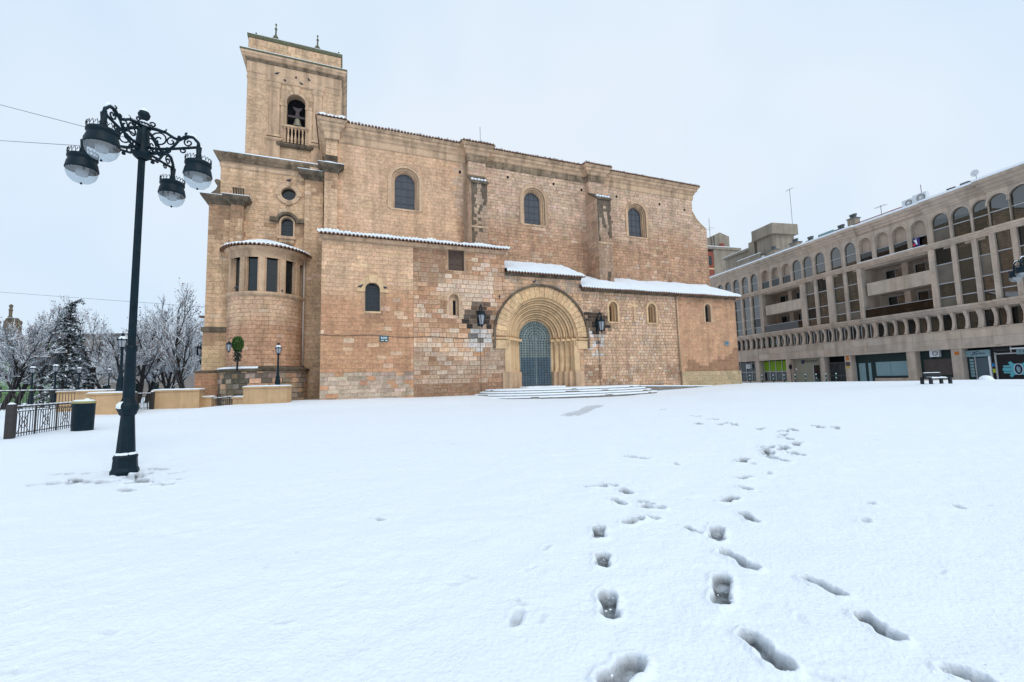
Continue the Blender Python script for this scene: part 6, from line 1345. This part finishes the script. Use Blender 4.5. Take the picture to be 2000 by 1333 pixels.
# air conditioners, dishes, aerials
def aircon(s, y, z, label, sc_=1.0, first=[None]):
    if first[0] is None:
        t = thing('air_conditioner', label, 'air conditioner', bw(s, y, z), BA, 'air conditioning units on the stone building'); m = MB(); m.box(-.45, .45, -.17, .17, 0, .72); m.build('casing', 'white', t)
        m = MB(); oval(m, -.1, .36, .0, .24, .17, .185, 20); m.build('fan_disc', 'alu', t); m = MB(); oval(m, -.1, .36, .24, .275, .17, .2, 20); m.build('fan_ring', 'grey', t); m = MB(); oval(m, -.1, .36, .0, .09, .19, .21, 14); m.build('fan_hub', 'white', t)
        m = MB(); m.box(-.4, -.34, -.15, .15, -.12, 0); m.box(.34, .4, -.15, .15, -.12, 0); m.build('bracket_feet', 'grey', t); first[0] = t; t.scale = (sc_,) * 3; return t
    return dup(first[0], bw(s, y, z), BA, label, sc_)
aircon(-12.4, -.5, 18.5, 'white air conditioner at the end of the red roof rail', 1.15); aircon(-13.55, -.5, 18.5, 'larger white air conditioner on the roof above the purple banner', 1.35)
aircon(-13.3, -.45, 2.68, 'white air conditioner over the brown shop shutter', .9); aircon(11.9, -.4, 2.25, 'white air conditioner on the shop windows beside the cathedral corner', .9)
def dish(s, y, z, label, first=[None]):
    t = thing('satellite_dish', label, 'satellite dish', bw(s, y, z), BA + R(rnd.uniform(-30, 30)), 'satellite dishes on the roof'); m = MB(); m.tube([(0, 0, -.6), (0, 0, 0)], .03, 5); m.build('mast', 'grey', t)
    m = MB(); m.lathe([(0, 0), (.2, .03), (.36, .1), (.42, .15), (.36, .12), (.2, .05), (0, .02)], 18); m.v = [(x, zz + .05, y_ + .2) for x, y_, zz in m.v]; m.build('reflector', 'white', t, True); m = MB(); m.tube([(0, .05, -.1), (0, .6, .1)], .02, 4); m.build('feed_arm', 'grey', t); t.scale = (.75,) * 3
dish(6.3, -1.3, 19.3, 'white satellite dish beside the roof stair tower'); dish(-17.9, -.8, 19.4, 'white satellite dish over the roof corner beside dark vents'); dish(8.5, -1.5, 19.0, 'blue-white satellite dish below the stair tower window')
m = MB(); m.box(-17.5, -16.8, -1.1, -.5, 18.3, 19.0); m.build('vent_box', 'grey', ab); m = MB(); m.box(-16.4, -15.2, -1.1, -.5, 18.3, 18.55); m.tube([(-16.2, -.8, 18.5), (-16.2, -.8, 18.95), (-15.6, -.8, 18.95)], .12, 8); m.build('vent_pipe', 'black', ab)
def aerial(s, y, z0, h, label, arms=1):
    t = thing('tv_aerial', label, 'aerial', bw(s, y, z0), BA, 'television aerials on the roofs'); m = MB(); m.tube([(0, 0, 0), (0, 0, h)], .03, 5); m.build('mast', 'grey', t)
    for q in range(arms):
        z = h - .1 - q * h * .35; m = MB(); m.tube([(-.6, 0, z), (.7, 0, z)], .018, 4)
        for e in range(6): x = -.55 + e * .22; m.tube([(x, -.3, z), (x, .3, z)], .01, 4)
        m.build('antenna', 'grey', t)
aerial(6.7, -5.4, 23.9, 5.6, 'tall thin aerial on the roof stair tower'); aerial(-9.1, -1.2, 18.2, 1.9, 'short aerial behind the red roof rail'); aerial(-12.9, -1.6, 18.2, 2.6, 'thin aerial behind the white roof air conditioners', 0)
# brick house behind
p = at(1384, 560, 100); hb_ = thing('brick_house', 'red brick and cement house rising behind the cathedral end', 'house', (p.x, p.y, 0), R(14))
zz = lambda py: at(1400, py, 100).z
m = MB(); m.box(-.5, 1.9, 0, 9, 0, zz(491)); m.build('brick_wall', 'brick', hb_); m = MB(); m.box(1.91, 9.5, -.05, 9, 0, zz(486)); m.build('cement_wall', 'conc', hb_); m = MB(); m.box(-.7, 9.7, -.3, 9.2, zz(486), zz(481)); m.build('roof_slab', 'conc', hb_); m = MB(); m.box(-.7, 9.7, -.3, 9.2, zz(481), zz(480)); m.build('roof_snow', 'snow', hb_, False, 'stuff')
m = MB(); m.box(.3, 1.3, -.08, .02, zz(517), zz(500)); m.build('window', 'dglass', hb_); m = MB(); m.box(-.5, 1.9, -.06, .0, zz(526), zz(523)); m.build('band', 'portal', hb_)
m = MB(); m.box(-.5, 4.0, 2, 6, zz(479), zz(458)); m.prism([(3.2, zz(479)), (8.0, zz(479)), (8.0, zz(454)), (5.4, zz(447)), (3.2, zz(455))], 1.5, 6, lambda a, b, d: (a, d, b)); m.build('roof_room', 'conc', hb_); m = MB(); m.box(4.6, 5.5, .3, 1.0, zz(479), zz(472)); m.build('chimney', 'brick', hb_)
m = MB(); m.tube([(3.6, 1.4, zz(479)), (3.6, 1.4, zz(455))], .12, 6); m.build('vent_pipe', 'grey', hb_)
q = Matrix.Translation(hb_.location) @ Matrix.Rotation(R(14), 4, 'Z') @ Vector((3.8, 3, zz(455)))
t = thing('tv_aerial', 'thin aerial on the brick house roof', 'aerial', q, 0, 'television aerials on the roofs'); m = MB(); m.tube([(0, 0, 0), (0, 0, 5.0)], .05, 5); m.tube([(-.2, 0, 2.6), (1.4, 0, 2.5)], .03, 4); m.tube([(-.7, 0, 2.1), (.3, 0, 2.1)], .03, 4); m.build('mast', 'grey', t)

# ------------------------------------------------------------------ street furniture on the right
def bollard(px, Y, label, first=[None]):
    p = at(px, 745, Y); loc = Vector((p.x, p.y, gh(p.x, p.y)))
    if first[0] is None:
        t = thing('bollard', label, 'bollard', loc, 0, 'bollards in front of the shops'); m = MB(); m.lathe([(.09, -.2), (.09, .05), (.06, .1), (.06, .7), (.085, .74), (.085, .8), (.05, .84), (.07, .9), (.07, .98), (0, 1.02)], 12); m.build('post', 'bollard', t, True)
        m = MB(); m.lathe([(.075, .97), (.085, 1.02), (.05, 1.09), (0, 1.1)], 10); m.build('cap_snow', 'snow', t, True, 'stuff'); m = MB(); m.lathe([(.064, .5), (.064, .6)], 12); m.build('band', 'white', t); first[0] = t; return t
    return dup(first[0], loc, None, label)
for k, px in enumerate((1465, 1489, 1511, 1532, 1554, 1574, 1595, 1614, 1634)):
    bollard(px, 60 - k * 1.15, 'green bollard with a snowy cap, %s in the row counting from the cathedral corner' % ('first', 'second', 'third', 'fourth', 'fifth', 'sixth', 'seventh', 'eighth', 'ninth')[k])
p = at(1547, 748, 52); sg_ = thing('road_sign', 'dark road sign on a thin pole seen edge-on among the bollards', 'sign', (p.x, p.y, gh(p.x, p.y)), R(35)); m = MB(); m.tube([(0, 0, -.2), (-.12, 0, 2.4)], .035, 6); m.build('pole', 'black', sg_); m = MB(); m.lathe([(0, 0), (.32, 0), (.32, .04), (0, .04)], 20); m.v = [(z - .1, x * .6, y + 1.95) for x, y, z in m.v]; m.build('sign_disc', 'black', sg_)
p = onz(1829, 750, .6); bz = gh(p.x, p.y)
bo = thing('park_bench', 'dark bench loaded with snow standing on the square before the shops', 'bench', (p.x, p.y, bz), R(12)); bo.scale = (.88, .88, .8)
for sx in (-.82, .82):
    for y in (-.25, .25): m = MB(); m.box(sx - .09, sx + .09, y - .06, y + .06, -.1, .42); m.build('leg', 'benchm', bo)
    m = MB(); m.box(sx - .07, sx + .07, -.28, .3, .42, .5); m.build('armrest', 'benchm', bo)
for k in range(5): m = MB(); m.box(-.78, .78, -.26 + k * .11, -.17 + k * .11, .38, .42); m.build('seat_slat', 'benchm', bo)
for k in range(3): m = MB(); m.box(-.55, .95, .28 + k * .03, .31 + k * .03, .52 + k * .1, .60 + k * .1); m.build('back_slat', 'benchm', bo)
m = MB(); lump(-.76, .76, -.27, .26, .42, .10, m); m.build('seat_snow', 'snow', bo, True, 'stuff'); m = MB(); lump(-.56, .96, .27, .40, .80, .06, m); m.build('back_snow', 'snow', bo, True, 'stuff')
p = at(1926, 741, 30); m = MB(); m.lathe([(.42, -.1), (.40, .02), (.3, .2), (.15, .3), (0, .32)], 16); o = m.build('snow_heap', 'snow', None, True); o.location = (p.x, p.y, gh(p.x, p.y)); tag(o, 'small rounded heap of snow before the grey roller shutter', 'snow heap')
